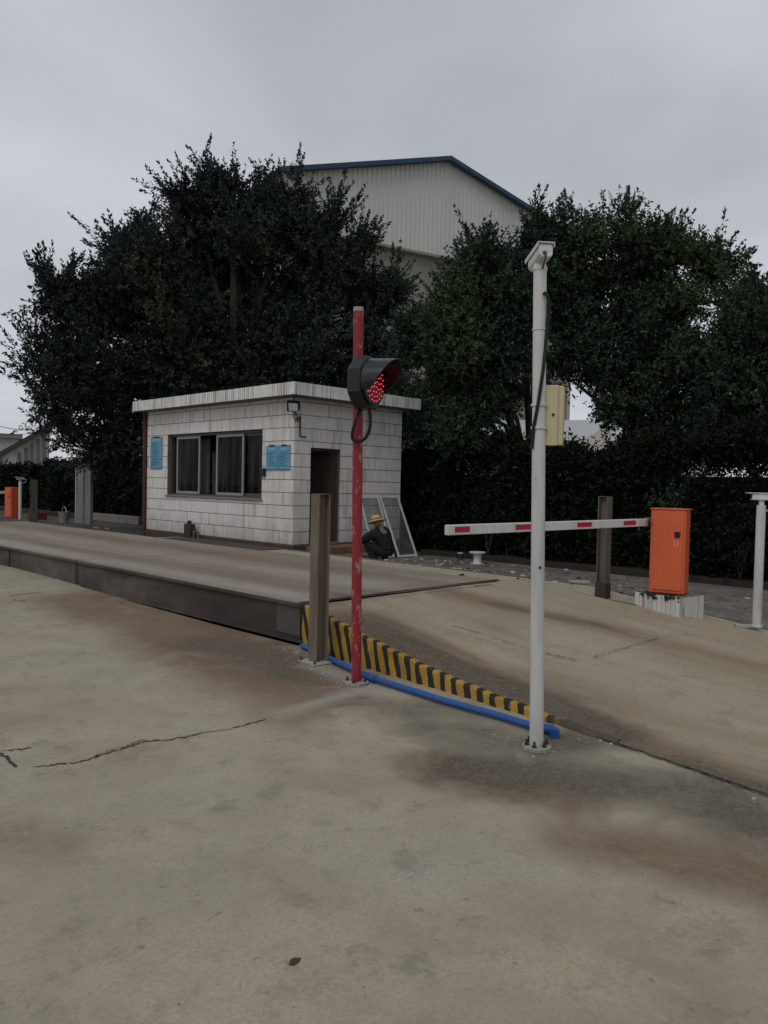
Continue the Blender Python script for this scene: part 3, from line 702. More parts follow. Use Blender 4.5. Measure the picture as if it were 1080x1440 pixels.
# notices
def notice(y0, y1, z0, z1, label, cols, seed):
    t = thing('notice_board', label, 'notice board', (BX0 - .01, (y0 + y1) / 2, z0))
    x = BX0 - .016
    m = MB(); m.box((x - .006, y0, z0), (x, y1, z1)); m.build('board', M['blue_board'], t)
    r = random.Random(seed); w = (y1 - y0) / cols
    for cidx in range(cols):
        ya, yb = y1 - cidx * w - .05, y1 - (cidx + 1) * w + .05
        ln = MB(); z = z1 - .15
        while z > z0 + .05:
            e = ya - (ya - yb) * r.uniform(.55, 1.0)
            yy_ = ya - r.choice([0, 0, .03])
            while yy_ > e + .02:
                k = r.uniform(.02, .06); ln.box((x - .0085, max(yy_ - k, e), z), (x - .0065, yy_, z + .013)); yy_ -= k + .008
            z -= .036
        ln.build('text_lines', M['print'], t)
        hd_ = MB(); yy_ = ya - .04
        while yy_ > yb + .05: hd_.box((x - .0085, yy_ - .035, z1 - .085), (x - .0065, yy_, z1 - .05)); yy_ -= .05
        hd_.build('heading', M['print_pale'], t)
        cl = MB(); cl.box((x - .012, yb + .06, z1 - .02), (x - .0062, ya - .06, z1 + .012)); cl.build('clip', M['black'], t)
    ed = MB(); ed.box((x - .008, y0 + .004, z0 - .014), (x - .001, y1 - .004, z0 - .001)); ed.build('bottom_strip', M['print'], t)
    if cols == 2:
        dv_ = MB(); ym = (y0 + y1) / 2; dv_.box((x - .009, ym - .012, z0 + .004), (x - .0063, ym, z1 - .16)); dv_.build('divider', M['print'], t)
notice(16.72, 17.27, 1.80, 2.55, 'tall narrow blue notice sheet left of the guard house window', 1, 1)
notice(11.85, 12.62, 1.78, 2.25, 'wide two column blue notice board right of the guard house window', 2, 2)
t = thing('card_reader', 'small black box on the wall beside the window corner', 'wall box', (9.3, 12.68, 1.72))
m = MB(); m.box((9.285, 12.63, 1.64), (9.338, 12.76, 1.80)); m.build('case', M['black'], t, bevel=.006); m = MB(); m.box((9.281, 12.66, 1.70), (9.2845, 12.73, 1.76)); m.build('face_plate', M['iron'], t)
# floodlight under the roof corner
t = thing('floodlight', 'silver floodlight with wire bundle under the front roof corner', 'floodlight', (9.22, 11.62, 3.0))
Mf = Matrix.Translation((9.20, 11.60, 2.99)) @ Matrix.Rotation(math.radians(225), 4, 'Z') @ Matrix.Rotation(math.radians(30), 4, 'Y')
m = MB(); m.prism([(-.10, -.12), (.10, -.12), (.07, .12), (-.07, .12)], -.02, .10, 'z', Mf @ Matrix.Rotation(math.radians(90), 4, 'Y')); m.build('housing', M['black'], t, bevel=.006)
m = MB(); m.box((.101, -.085, -.075), (.108, .085, .075), Mf); m.build('lens', plain('pale lamp glass', (0.6, 0.6, 0.58), 0.15, spec=0.8), t)
m = MB(); m.tube([(9.20, 11.60, 3.0), (9.24, 11.66, 3.10), (9.28, 11.69, 3.158)], .014, 8); m.build('bracket', M['iron'], t, True)
m = MB()
for k in range(5):
    r = random.Random(k); p = [Vector((9.25, 11.68, 3.1))]
    for j in range(7): p.append(Vector((9.29 + r.uniform(-.06, .10), 11.715 + r.uniform(-.05, .012), 3.05 - j * .055 + r.uniform(-.04, .04))))
    p.append(Vector((9.46, 11.725, 2.80))); m.tube(p, .006, 6)
m.build('wire_bundle', M['alu_dark'], t, True)
m = MB(); m.tube([(9.47, 11.728, 2.82), (9.47, 11.728, 2.42)], .013, 8); m.tube([(9.47, 11.728, 2.42), (9.62, 11.728, 2.415)], .012, 8); m.build('conduit', M['iron'], t, True)
# meter box at the wall foot
t = thing('water_meter', 'small dark meter box at the foot of the tiled wall', 'meter', (9.2, 15.12, .0))
m = MB(); m.box((9.14, 15.12, .0), (9.27, 15.38, .56)); m.build('case', M['iron'], t, bevel=.01)
m = MB(); m.tube([(9.2, 15.05, .02), (9.2, 15.05, .40), (9.2, 14.88, .40), (9.2, 14.88, .02)], .028, 10); m.build('pipe', M['hpost_dark'], t, True)
m = MB(); m.lathe([(.05, 0), (.05, .05), (.03, .07)], 14, Matrix.Translation((9.2, 15.25, .565))); m.build('dial_cap', M['black'], t, True)

# ------------------------------------------------------------------ frames leaning on the wall
def screen_frame(x0, x1, h, foot, label):
    y_top, y_bot = BY0 - .035, BY0 - foot
    t = thing('screen_frame', label, 'window screen', ((x0 + x1) / 2, y_bot, 0), 'fly screens leaning on the guard house')
    L_ = math.hypot(h, foot - .035); Mx = Matrix.Translation((x0, y_bot, .012)) @ Matrix.Rotation(-math.atan2(foot - .035, h), 4, 'X')
    w = x1 - x0; fw = .045
    for (n_, a_, b_) in [('stile', (0, -.03, 0), (fw, 0, L_)), ('stile', (w - fw, -.03, 0), (w, 0, L_)), ('rail', (fw + .001, -.03, L_ - fw), (w - fw - .001, 0, L_)), ('rail', (fw + .001, -.03, 0), (w - fw - .001, 0, fw))]:
        m = MB(); m.box(a_, b_, Mx); m.build(n_, M['alu_light'], t, bevel=.004)
    m = MB(); m.box((fw, -.018, fw), (w - fw, -.014, L_ - fw), Mx); m.build('mesh_panel', M['screen'], t)
screen_frame(11.04, 11.61, 1.25, .55, 'left grey metal screen frame leaning on the wall behind the worker')
screen_frame(11.64, 12.22, 1.26, .64, 'right grey metal screen frame leaning at the house corner')

# ------------------------------------------------------------------ poles and posts
def flange(t, c, r, mat, bolts=4, h=.018, bmat=None):
    m = MB(); m.lathe([(r, 0), (r, h), (r - .006, h + .004)], 28, Matrix.Translation(c)); fo = m.build('base_flange', mat, t, True)
    for k in range(bolts):
        a = 2 * math.pi * (k + .35) / bolts; p = Vector((c[0] + math.cos(a) * (r - .026), c[1] + math.sin(a) * (r - .026), c[2] + h + .004))
        m = MB(); m.lathe([(.013, 0), (.013, .012), (.007, .013), (.007, .032)], 6, Matrix.Translation(p)); m.build('bolt', bmat or M['iron'], fo)
# white camera pole
bp = Vector((3.79, 2.48, 0)); tp = Vector((3.752, 2.522, 2.745))
def along(z): return bp + (tp - bp) * (z / 2.76)
t = thing('camera_pole', 'tall white steel pole with bolted round base in front of the barrier arm', 'pole', bp)
m = MB(); m.tube([along(.015), along(1.4), along(2.755)], [.040, .0385, .037], 28); m.build('pole', M['pole_white'], t, True)
flange(t, bp + Vector((0, 0, .002)), .085, plain('rough whitewashed flange', (0.36, 0.34, 0.29), 0.9, var=.6, scale=30), 6)
m = MB()
m.tube([along(2.62) + Vector((-.02, -.04, 0)), along(2.60) + Vector((-.012, -.058, 0)), along(2.55) + Vector((.018, -.05, 0)), along(2.40) + Vector((.006, -.045, 0)), along(2.2) + Vector((-.018, -.041, 0)), along(2.0) + Vector((-.04, -.022, 0)), along(1.86) + Vector((-.046, .004, 0)), along(1.74) + Vector((-.042, .018, 0))], .0105, 8)
m.build('cable', M['cable'], t, True)
for z in (1.99, 1.86):
    m = MB(); m.tube([along(z - .007), along(z + .007)], .0455 if z < 2.2 else .0515, 28); m.build('clamp', M['pole_white'], t, True)
m = MB(); m.tube([along(2.416), along(2.422)], .042, 24); m.build('cable_tie', M['white'], t, True)
m = MB(); m.lathe([(.0, 0), (.008, .0), (.008, .003)], 10, Matrix.Translation(along(1.06)) @ Matrix.Rotation(math.radians(-127), 4, 'Z') @ Matrix.Translation((.040, 0, 0)) @ Matrix.Rotation(math.radians(90), 4, 'Y')); m.build('bolt_hole', M['black'], t)
# camera head
t = thing('surveillance_camera', 'white box camera with tilted rain hood on the tall pole top', 'camera', tp)
Mc = Matrix.Translation(tp + Vector((0.0, .0, .070))) @ Matrix.Rotation(math.radians(52), 4, 'Z') @ Matrix.Rotation(math.radians(9), 4, 'Y') @ Matrix.Scale(.76, 4)
m = MB(); m.prism([(-.034, -.06), (.034, -.06), (.052, -.035), (.054, .042), (-.054, .042), (-.052, -.035)], -.13, .14, 'x', Mc); m.build('housing', M['white'], t, bevel=.008)
m = MB(); m.box((-.145, -.060, .043), (.175, .060, .052), Mc); m.box((-.145, -.064, .018), (.175, -.060, .052), Mc); m.box((-.145, .060, .018), (.175, .064, .052), Mc); m.build('rain_hood', M['white'], t, bevel=.003)
m = MB(); m.lathe([(.036, 0), (.036, .012)], 20, Mc @ Matrix.Translation((.14, 0, 0)) @ Matrix.Rotation(math.radians(90), 4, 'Y')); m.build('lens', M['black'], t)
m = MB(); m.lathe([(.039, 0), (.043, .012), (.036, .03), (.030, .045)], 20, Matrix.Translation(tp + Vector((0, 0, -.01)))); m.build('bracket', M['pole_white'], t, True)
m = MB(); m.lathe([(.014, 0), (.014, .012), (.009, .02)], 12, Mc @ Matrix.Translation((-.13, .012, -.03)) @ Matrix.Rotation(math.radians(-90), 4, 'Y')); m.build('cable_gland', M['iron'], t, True)
m = MB(); m.tube([Mc @ Vector((-.148, .012, -.03)), Mc @ Vector((-.17, .015, -.05)), Mc @ Vector((-.15, .02, -.10)), Mc @ Vector((-.07, .01, -.12))], .006, 6); m.build('cable', M['hpost_dark'], t, True)
m = MB(); m.box((-.1315, -.040, -.02), (-.1305, .040, .034), Mc); m.build('back_plate', M['alu_light'], t, bevel=.0)
# junction box strapped behind the pole
jc = along(1.925); Mj = Matrix.Translation((jc.x + .092, jc.y - .018, 1.755)) @ Matrix.Rotation(math.radians(-62), 4, 'Z')
t = thing('junction_box', 'cream steel junction box strapped to the right of the tall white pole', 'junction box', (jc.x + .07, jc.y, 1.755))
m = MB(); m.box((-.075, -.05, 0), (.075, .05, .335), Mj); m.build('box_body', M['cream'], t, bevel=.005)
m = MB(); m.box((-.079, -.064, -.004), (.045, -.051, .339), Mj); bd = m.build('box_door', M['cream'], t, bevel=.003)
m = MB(); m.lathe([(.008, 0), (.008, .006)], 10, Mj @ Matrix.Translation((.02, -.064, .17)) @ Matrix.Rotation(math.radians(90), 4, 'X')); m.build('lock', M['iron'], bd)

# red signal pole
rp0 = Vector((3.99, 4.22, 0)); rp1 = Vector((3.962, 4.248, 2.82))
t = thing('signal_pole', 'tall chipped red steel pole carrying the traffic signal', 'pole', rp0)
m = MB(); m.tube([rp0 + Vector((0, 0, .02)), (rp0 + rp1) / 2, rp1 - Vector((0, 0, .03))], .038, 28); m.build('pole', M['pole_red'], t, True)
m = MB(); m.tube([rp1 - Vector((0, 0, .03)), rp1], .038, 28); m.build('bare_end', plain('bare galvanised end', (0.33, 0.32, 0.30), 0.6), t, True)
flange(t, rp0 + Vector((0, 0, .002)), .095, plain('mortar spattered flange', (0.34, 0.32, 0.28), 0.95, var=.6, scale=30), 4)
# traffic signal
fy = math.radians(-41 - 0)          # heading the lens faces, in the world frame
sp = rp0 + (rp1 - rp0) * (2.25 / 2.82)
hd_dir = Vector((CR.x * .90 - CF.x * .44, CR.y * .90 - CF.y * .44, 0)).normalized()
yaw = math.atan2(hd_dir.y, hd_dir.x)
Ms = Matrix.Translation(sp + hd_dir * .012 - Vector((CF.x, CF.y, 0)) * .05) @ Matrix.Rotation(yaw, 4, 'Z')
t = thing('traffic_signal', 'black hooded traffic signal with lit red dots on the red pole', 'traffic light', sp + Vector((0, 0, -.2)))
oct_ = lambda h, k: [(-h + k, -h), (h - k, -h), (h, -h + k), (h, h - k), (h - k, h), (-h + k, h), (-h, h - k), (-h, -h + k)]
m = MB(); m.prism(oct_(.190, .108), .0, .105, 'x', Ms); m.build('housing', M['black'], t, bevel=.012)
m = MB(); m.lathe([(.165, 0), (.165, .022), (.150, .024)], 36, Ms @ Matrix.Translation((.106, 0, 0)) @ Matrix.Rotation(math.radians(90), 4, 'Y')); m.build('lens', M['black'], t, True)
m = MB()
for k, (n_, rr) in enumerate(((1, 0), (5, .033), (10, .067), (15, .100), (20, .133))):
    for j in range(n_):
        a_ = 2 * math.pi * j / n_ + k * .3
        m.lathe([(.0060, 0), (.0048, .006)], 6, Ms @ Matrix.Translation((.1305, rr * math.cos(a_), rr * math.sin(a_))) @ Matrix.Rotation(math.radians(90), 4, 'Y'))
lo = m.build('led_dots', M['led'], t); lo['kind'] = 'stuff'
vis = MB(); nA, nB = 34, 8; vv_ = []; ff_ = []
for i in range(nA + 1):
    a_ = math.radians(-22 + 224 * i / nA)      # round the top, open below
    ln_ = .025 + .185 * max(0.0, math.sin(a_ * .80 + .38)) ** .75
    for j in range(nB + 1):
        s_ = j / nB * ln_
        for rr in (.178 - .010 * j / nB, .172 - .010 * j / nB): vv_.append(Ms @ Vector((.106 + s_, -rr * math.cos(a_), rr * math.sin(a_))))
w_ = (nB + 1) * 2
for i in range(nA):
    for j in range(nB):
        p_ = i * w_ + j * 2
        ff_.append([p_, p_ + 2, p_ + w_ + 2, p_ + w_]); ff_.append([p_ + 1, p_ + w_ + 1, p_ + w_ + 3, p_ + 3])
    p_ = i * w_ + nB * 2; ff_.append([p_, p_ + 1, p_ + w_ + 1, p_ + w_])
vis.add(vv_, ff_); vo = vis.build('visor', M['visor'], t, True)
for zb in (.10, -.14):
    m = MB(); m.box((-.05, -.03, zb), (-.001, .03, zb + .04), Ms); m.build('bracket', M['iron'], t)
m = MB(); m.lathe([(.016, 0), (.016, .03)], 12, Ms @ Matrix.Translation((-.03, .075, .02)) @ Matrix.Rotation(math.radians(-90), 4, 'Y')); m.build('clamp_bolt', M['alu_light'], t)
m = MB(); cs = [Ms @ Vector((.09, .0, -.18)), Ms @ Vector((.098, .0, -.25)), Ms @ Vector((.095, 0, -.33)), Ms @ Vector((.06, 0, -.40)), Ms @ Vector((.01, -.01, -.425)), Ms @ Vector((-.03, -.035, -.40)), Ms @ Vector((-.005, -.05, -.30)), Ms @ Vector((.01, -.03, -.22)), Ms @ Vector((.02, 0, -.18))]
pp = []
for i in range(len(cs) - 1):
    p0, p1, p2, p3 = cs[max(i - 1, 0)], cs[i], cs[i + 1], cs[min(i + 2, len(cs) - 1)]
    for k in range(5):
        u = k / 5; pp.append(.5 * ((2 * p1) + (p2 - p0) * u + (2 * p0 - 5 * p1 + 4 * p2 - p3) * u * u + (3 * p1 - p0 - 3 * p2 + p3) * u ** 3))
pp.append(cs[-1]); m.tube(pp, .0125, 8); m.build('cable', M['cable'], t, True)

# H-section sensor posts
def h_post(loc, ang, top, mat, label, b=.12, plate=True, foot=None):
    t = thing('sensor_post', label, 'steel post', loc, 'steel H posts at the ends of the weighbridge')
    Mp = Matrix.Translation(loc) @ Matrix.Rotation(ang, 4, 'Z'); h = top - loc[2]
    for (n_, a_, b2) in [('post_flange', (-b / 2, -b / 2, .012), (-b / 2 + .012, b / 2, h)), ('post_flange', (b / 2 - .012, -b / 2, .012), (b / 2, b / 2, h)), ('post_web', (-b / 2 + .0125, -.006, .012), (b / 2 - .0125, .006, h - .004))]:
        m = MB(); m.box(a_, b2, Mp); m.build(n_, mat, t, bevel=.002)
    m = MB(); m.box((-b / 2 + .001, -b / 2 + .001, h + .001), (b / 2 - .001, b / 2 - .001, h + .009), Mp); m.build('cap_plate', M['hpost_dark'], t)
    if plate:
        m = MB(); m.box((-.125, -.125, .0), (.125, .125, .011), Mp); pl_ = m.build('base_plate', M['mortar'] if plate == 2 else M['hpost_dark'], t, bevel=.002)
        for sx in (-1, 1):
            for sy in (-1, 1):
                m = MB(); m.lathe([(.012, .012), (.012, .024), (.006, .025), (.006, .045)], 6, Mp @ Matrix.Translation((sx * .102, sy * .102, 0))); m.build('bolt', M['iron'], pl_)
    if foot:
        m = MB(); m.box((-b / 2 - .006, -b / 2 - .006, .013), (b / 2 + .006, b / 2 + .006, foot), Mp); m.build('foot_cover', plain('rust dark foot', (0.05, 0.038, 0.03), 0.85), t, bevel=.003)
    return t
_hp = at(447, 931)
h_post((_hp.x, _hp.y, .002), math.radians(-6), 1.415, M['hpost'], 'brown weathered H section post beside the striped kerb corner', plate=2)
h_post((8.24, 4.545, .22), math.radians(90), 1.425, M['hpost_dark'], 'grey H section post behind the barrier arm near the orange cabinet', plate=False, foot=.20)
h_post((8.52, 22.35, .26), math.radians(90), 1.45, M['hpost_dark'], 'far grey H section post at the left end of the weighbridge', b=.15)

# ------------------------------------------------------------------ barrier gates
def barrier(loc, rot, arm_len, label, w=.37, dpt=.27, h=.93, plinth=True, marks=True, arm_label=None):
    loc = Vector(loc); t = thing('barrier_gate', label, 'barrier gate', loc, 'orange barrier gates at the ends of the weighbridge')
    Mb = Matrix.Translation(loc) @ Matrix.Rotation(rot, 4, 'Z'); hp = .205 if plinth else .02
    m = MB(); m.box((-dpt / 2, -w / 2, hp + .012), (dpt / 2, w / 2, hp + h), Mb); body = m.build('cabinet', M['orange'], t, bevel=.012)
    m = MB(); m.box((-dpt / 2 - .01, -w / 2 - .01, hp + h + .001), (dpt / 2 + .01, w / 2 + .01, hp + h + .016), Mb); m.build('cabinet_lid', M['orange'], t, bevel=.005)
    m = MB(); m.box((-dpt / 2 - .012, -w / 2 + .025, hp + .05), (-dpt / 2 - .001, w / 2 - .025, hp + h - .03), Mb); dr = m.build('cabinet_door', M['orange'], t, bevel=.003)
    m = MB(); m.box((-dpt / 2 - .018, -w / 2 + .055, hp + h - .30), (-dpt / 2 - .0125, -w / 2 + .115, hp + h - .235), Mb); m.build('lock', M['black'], dr)
    for zz in (.14, h - .16):
        m = MB(); m.tube([Mb @ Vector((-dpt / 2 - .008, w / 2 - .016, hp + zz)), Mb @ Vector((-dpt / 2 - .008, w / 2 - .016, hp + zz + .07))], .009, 8); m.build('hinge', M['iron'] if False else M['orange'], dr)
    if marks:
        m = MB(); r = random.Random(4)
        for k in range(3):
            for q in range(2):
                m.box((-dpt / 2 - .0145, -w / 2 + .07 + q * .032 , hp + h - .385 + k * .02), (-dpt / 2 - .0125, -w / 2 + .07 + q * .032 + r.uniform(.012, .022), hp + h - .375 + k * .02), Mb)
        m.build('small_print', plain('white print', (0.6, 0.5, 0.46), 0.6), dr)
    if plinth:
        Mb = Matrix.Translation(loc + Vector((0, 0, 0))) @ Matrix.Rotation(math.radians(-8), 4, 'Z')
        m = MB(); m.box((-.22, -.29, -.12), (.22, .27, hp), Mb); pb = m.build('plinth', plain('dirty plinth mortar', (0.16, 0.145, 0.12), 0.95, var=.5), t)
        # vertical glazed tiles on the two visible faces
        r = np.random.default_rng(9); tl = MB()
        for k in range(10):
            y0 = -.29 + k * .056; tl.box((-.229 + r.uniform(-.001, .001), y0 + .001 + r.random() * .002, -.115), (-.2205, y0 + .0535, hp + .002 - r.uniform(0, .006)), Mb)
        for k in range(8):
            x0 = -.22 + k * .055; tl.box((x0 + .001, -.299 + r.uniform(-.001, .001), -.115), (x0 + .0525, -.2905, hp + .002 - r.uniform(0, .006)), Mb)
        to = tl.build('plinth_tiles', M['plinth_tile'], pb); to['kind'] = 'stuff'
        m = MB(); r2 = random.Random(3)
        for k in range(60):
            p_ = Mb @ Vector((r2.uniform(-.225, -.14), r2.uniform(-.29, .25), hp)) if k % 2 else Mb @ Vector((-.226, r2.uniform(-.28, .25), hp - r2.uniform(.0, .05))); s_ = r2.uniform(.008, .024)
            m.lathe([(s_, -s_ * .4), (s_ * .8, s_ * .4), (.002, s_ * .6)], 6, Matrix.Translation(p_))
        mo = m.build('moss_clumps', M['soil'], pb); mo['kind'] = 'stuff'
    # arm pivots on the far side of the cabinet, runs towards -X
    ya = loc[1] + w / 2 * math.cos(rot) + .06; xa = loc[0] + (-w / 2) * math.sin(rot) - .0; za = loc[2] + hp + h - .15
    m = MB(); m.tube([(xa, ya - .055, za), (xa, ya + .03, za)], .06, 20); m.build('arm_hub', M['iron'], t, True)
    m = MB(); m.box((xa - arm_len, ya - .022, za - .042), (xa + .12, ya + .022, za + .042)); arm = m.build('arm', M['white'], t, bevel=.006)
    return t, arm, xa, ya, za
bt, arm, xa, ya, za = barrier((8.335, 3.795, .17), math.radians(14), 3.51, 'orange barrier cabinet on a tiled plinth with its white arm lowered across the ramp')
for (x0, x1) in ((4.86, 5.05), (5.70, 5.95), (6.74, 7.01), (7.68, 7.95)):
    m = MB(); m.box((x0, ya - .0255, za - .020), (x1, ya - .0225, za + .026)); m.build('red_band', M['red_mark'], arm)
barrier((8.95, 25.2, .24), math.radians(10), 3.2, 'distant orange barrier cabinet with its arm lowered at the left end', plinth=False, marks=False)

# small camera poles
def short_pole(loc, top, r, label, head_rot, cam_label, w=.05):
    loc = Vector(loc); t = thing('camera_post', label, 'pole', loc, 'short camera posts beside the barrier gates')
    tp_ = Vector((loc.x, loc.y, top))
    m = MB(); m.tube([loc, (loc + tp_) / 2, tp_], r, 20); m.build('pole', M['pole_white'], t, True)
    m = MB(); m.lathe([(r * 1.35, 0), (r * 1.35, .012), (r * 1.02, .016)], 20, Matrix.Translation(loc)); m.build('base_flange', M['pole_white'], t, True)
    m = MB(); m.lathe([(r * .62, 0), (r * .62, .05)], 14, Matrix.Translation(tp_)); m.build('neck', M['white'], t, True)
    c_ = thing('bullet_camera', cam_label, 'camera', tp_ + Vector((0, 0, .05)), 'small cameras on the short posts')
    Mh = Matrix.Translation(tp_ + Vector((0, 0, .088))) @ Matrix.Rotation(head_rot, 4, 'Z')
    m = MB(); m.prism([(-w, -.036), (w, -.036), (w, .03), (-w, .03)], -.10, .10, 'x', Mh); m.build('housing', M['white'], c_, bevel=.008)
    m = MB(); m.box((-.11, -w - .012, .031), (.145, w + .012, .040), Mh); m.build('rain_hood', M['white'], c_, bevel=.003)
    m = MB(); m.lathe([(.026, 0), (.026, .006)], 16, Mh @ Matrix.Translation((.1005, 0, 0)) @ Matrix.Rotation(math.radians(90), 4, 'Y')); m.build('lens', M['black'], c_)
    m = MB(); m.tube([tp_ + Vector((.05, -.02, .09)), tp_ + Vector((.13, -.12, .06)), tp_ + Vector((.10, -.10, -.03)), tp_ + Vector((.0, -.045, -.06))], .006, 6); m.build('cable', M['alu_light'], c_, True)
short_pole((8.40, 2.87, .13), 1.385, .045, 'short white post at the right edge beside the orange cabinet', math.radians(125), 'small white camera on the post right of the orange cabinet')
short_pole((8.66, 23.75, .22), 1.40, .045, 'short white post in front of the distant orange cabinet', math.radians(200), 'small white camera on the far post at the left')

# ------------------------------------------------------------------ blue pipe along the kerb
t = thing('water_pipe', 'bright blue plastic pipe lying along the striped kerb', 'pipe', (4.2, 4.0, 0))
P1 = [at(425, 908, .03), at(447, 917, .03), at(470, 929, .032), at(522, 953, .032)]; P2 = [at(522, 953, .032), at(620, 984, .032), at(700, 1006, .032), at(752, 1022, .032), at(776, 1026, .034)]
m = MB(); m.tube(P1, .0235, 14); m.build('pipe_run', M['pipe'], t, True)
m = MB(); m.tube(P2, .0235, 14); m.build('pipe_run', M['pipe'], t, True)
dP = (P2[1] - P1[-2]).normalized()
m = MB(); m.tube([P1[-1] - dP * .06, P1[-1] + dP * .06], .031, 16); m.build('coupling', M['pipe'], t, True)
e0 = P2[-1]; m = MB(); m.tube([e0 - (P2[-1] - P2[-2]).normalized() * .05, e0, e0 + Vector((-.02, -.035, -.002)), e0 + Vector((-.05, -.05, -.006))], .030, 14); m.build('elbow', M['pipe'], t, True)
t2 = thing('pipe_offcut', 'short blue pipe end showing in the dark pit gap', 'pipe', at(300, 868, -.05))
m = MB(); m.tube([at(285, 866, -.03), at(312, 869, -.03)], .03, 10); m.build('pipe_piece', M['pipe'], t2, True)

# mortar crumbs and small litter
def rubble(name, spots, n, smin, smax, mat, label, seed, zf=gz):
    r = random.Random(seed); m = MB()
    for (c, sx, sy, k) in spots:
        for _ in range(int(n * k)):
            x, y = c[0] + r.gauss(0, sx), c[1] + r.gauss(0, sy); s = r.uniform(smin, smax) * r.uniform(.5, 1.4)
            z = float(zf(x, y)); ang = r.uniform(0, 6.28); k2 = r.randint(5, 7)
            ring = [(x + s * r.uniform(.6, 1.2) * math.cos(ang + 6.283 * i / k2), y + s * r.uniform(.6, 1.2) * math.sin(ang + 6.283 * i / k2), z + .001) for i in range(k2)]
            top = [(x + (p[0] - x) * .6, y + (p[1] - y) * .6, z + s * r.uniform(.25, .6)) for p in ring]
            m.add(ring + top, [list(range(k2))[::-1], [k2 + i for i in range(k2)]] + [[i, (i + 1) % k2, k2 + (i + 1) % k2, k2 + i] for i in range(k2)])
    return tag(m.build(name, mat, origin=False), label, kind='stuff')
rubble('mortar_crumbs', [(at(440, 935), .10, .10, 1), (at(500, 962), .11, .11, 1), (at(480, 945), .10, .16, .9), (at(410, 915), .05, .12, .5), (at(530, 968), .06, .1, .5), (at(755, 1055), .055, .055, .5), (at(700, 1040), .1, .2, .25), (at(860, 1048), .05, .06, .25), (at(1070, 1120), .05, .08, .4)], 46, .003, .013, M['mortar'], 'pale mortar crumbs scattered round the pole bases', 5)
rubble('grit', [((2.6, 2.6), 1.0, 1.0, 1), ((1.6, 2.4), .8, .8, .8), ((3.0, 1.3), .8, .6, .8)], 240, .0012, .0032, M['grit'], 'fine grit lying on the yard concrete', 8)
rubble('paving_litter', [((10.5, 9.0), .9, 1.0, 1.0), ((9.6, 7.6), .7, .9, 1.0), ((11.4, 8.0), .8, 1.0, .9), ((10.2, 5.5), .7, .9, .6), ((11.6, 10.2), .5, .5, .5)], 55, .012, .05, M['mortar'], 'pale litter and plaster flakes on the back paving', 6)
rubble('earth_crumbs', [((10.8, 8.2), 1.1, 1.4, 1.0), ((9.9, 5.2), .9, 1.2, .7)], 130, .012, .045, M['soil'], 'dark earth crumbs on the back paving', 7)
def spot_stone(px, py, s, mat, name, label):
    p = at(px, py); m = MB(); r = random.Random(px); k = 8
    ring = [(p.x + s * r.uniform(.7, 1.2) * math.cos(6.283 * i / k), p.y + s * r.uniform(.5, .9) * math.sin(6.283 * i / k), .004) for i in range(k)]; top = [(p.x + (q[0] - p.x) * .6, p.y + (q[1] - p.y) * .6, s * .4) for q in ring]
    m.add(ring + top, [list(range(k))[::-1], [k + i for i in range(k)]] + [[i, (i + 1) % k, k + (i + 1) % k, k + i] for i in range(k)])
    tag(m.build(name, mat), label, 'stone')
spot_stone(415, 1353, .022, M['crack'], 'pebble', 'dark flat pebble alone on the foreground concrete')

# reel and bits behind
c = at(671, 793, 0.0)
t = thing('cable_reel', 'small white flanged reel standing on the back paving', 'reel', c)
m = MB(); m.lathe([(.155, .215), (.165, .22), (.165, .24), (.03, .242)], 22, Matrix.Translation(c)); m.build('top_flange', M['white'], t, True)
m = MB(); m.lathe([(.085, .016), (.078, .1), (.085, .214)], 20, Matrix.Translation(c)); m.build('drum', M['white'], t, True)
m = MB(); m.lathe([(.14, .0), (.14, .015)], 22, Matrix.Translation(c)); m.build('bottom_flange', M['white'], t, True)
c = at(647, 787, 0.0)
t = thing('paint_can', 'small dark paint can with pale rim left of the white reel', 'can', c)
m = MB(); m.lathe([(.055, 0), (.06, .13)], 18, Matrix.Translation(c)); m.build('can_body', M['iron'], t, True); m = MB(); m.lathe([(.062, .13), (.064, .145), (.055, .147)], 18, Matrix.Translation(c)); m.build('rim', M['white'], t, True)
def brick_bit(px, py, z, mat, label, s=(.11, .05, .04), rot=.4):
    c = at(px, py, z); gzv = float(gz(c.x, c.y)); m = MB(); m.box((-s[0], -s[1], 0), (s[0], s[1], s[2]), Matrix.Translation((c.x, c.y, gzv)) @ Matrix.Rotation(rot, 4, 'Z')); tag(m.build('brick', mat, bevel=.006), label, 'brick', 'loose bricks on the back paving')
brick_bit(895, 809, .12, plain('pink brick', (0.30, 0.15, 0.12), 0.9, var=.4), 'loose pinkish brick left of the orange cabinet', rot=-.6)
brick_bit(815, 830, .20, M['mortar'], 'pale loose block left of the grey H post', (.13, .05, .035), -.7)
brick_bit(700, 789, .0, M['brick_red'], 'loose red brick right of the white reel', (.10, .06, .05), -.5)
brick_bit(1050, 872, .15, M['mortar'], 'pale loose block beside the right camera post', (.12, .06, .03), -.9)

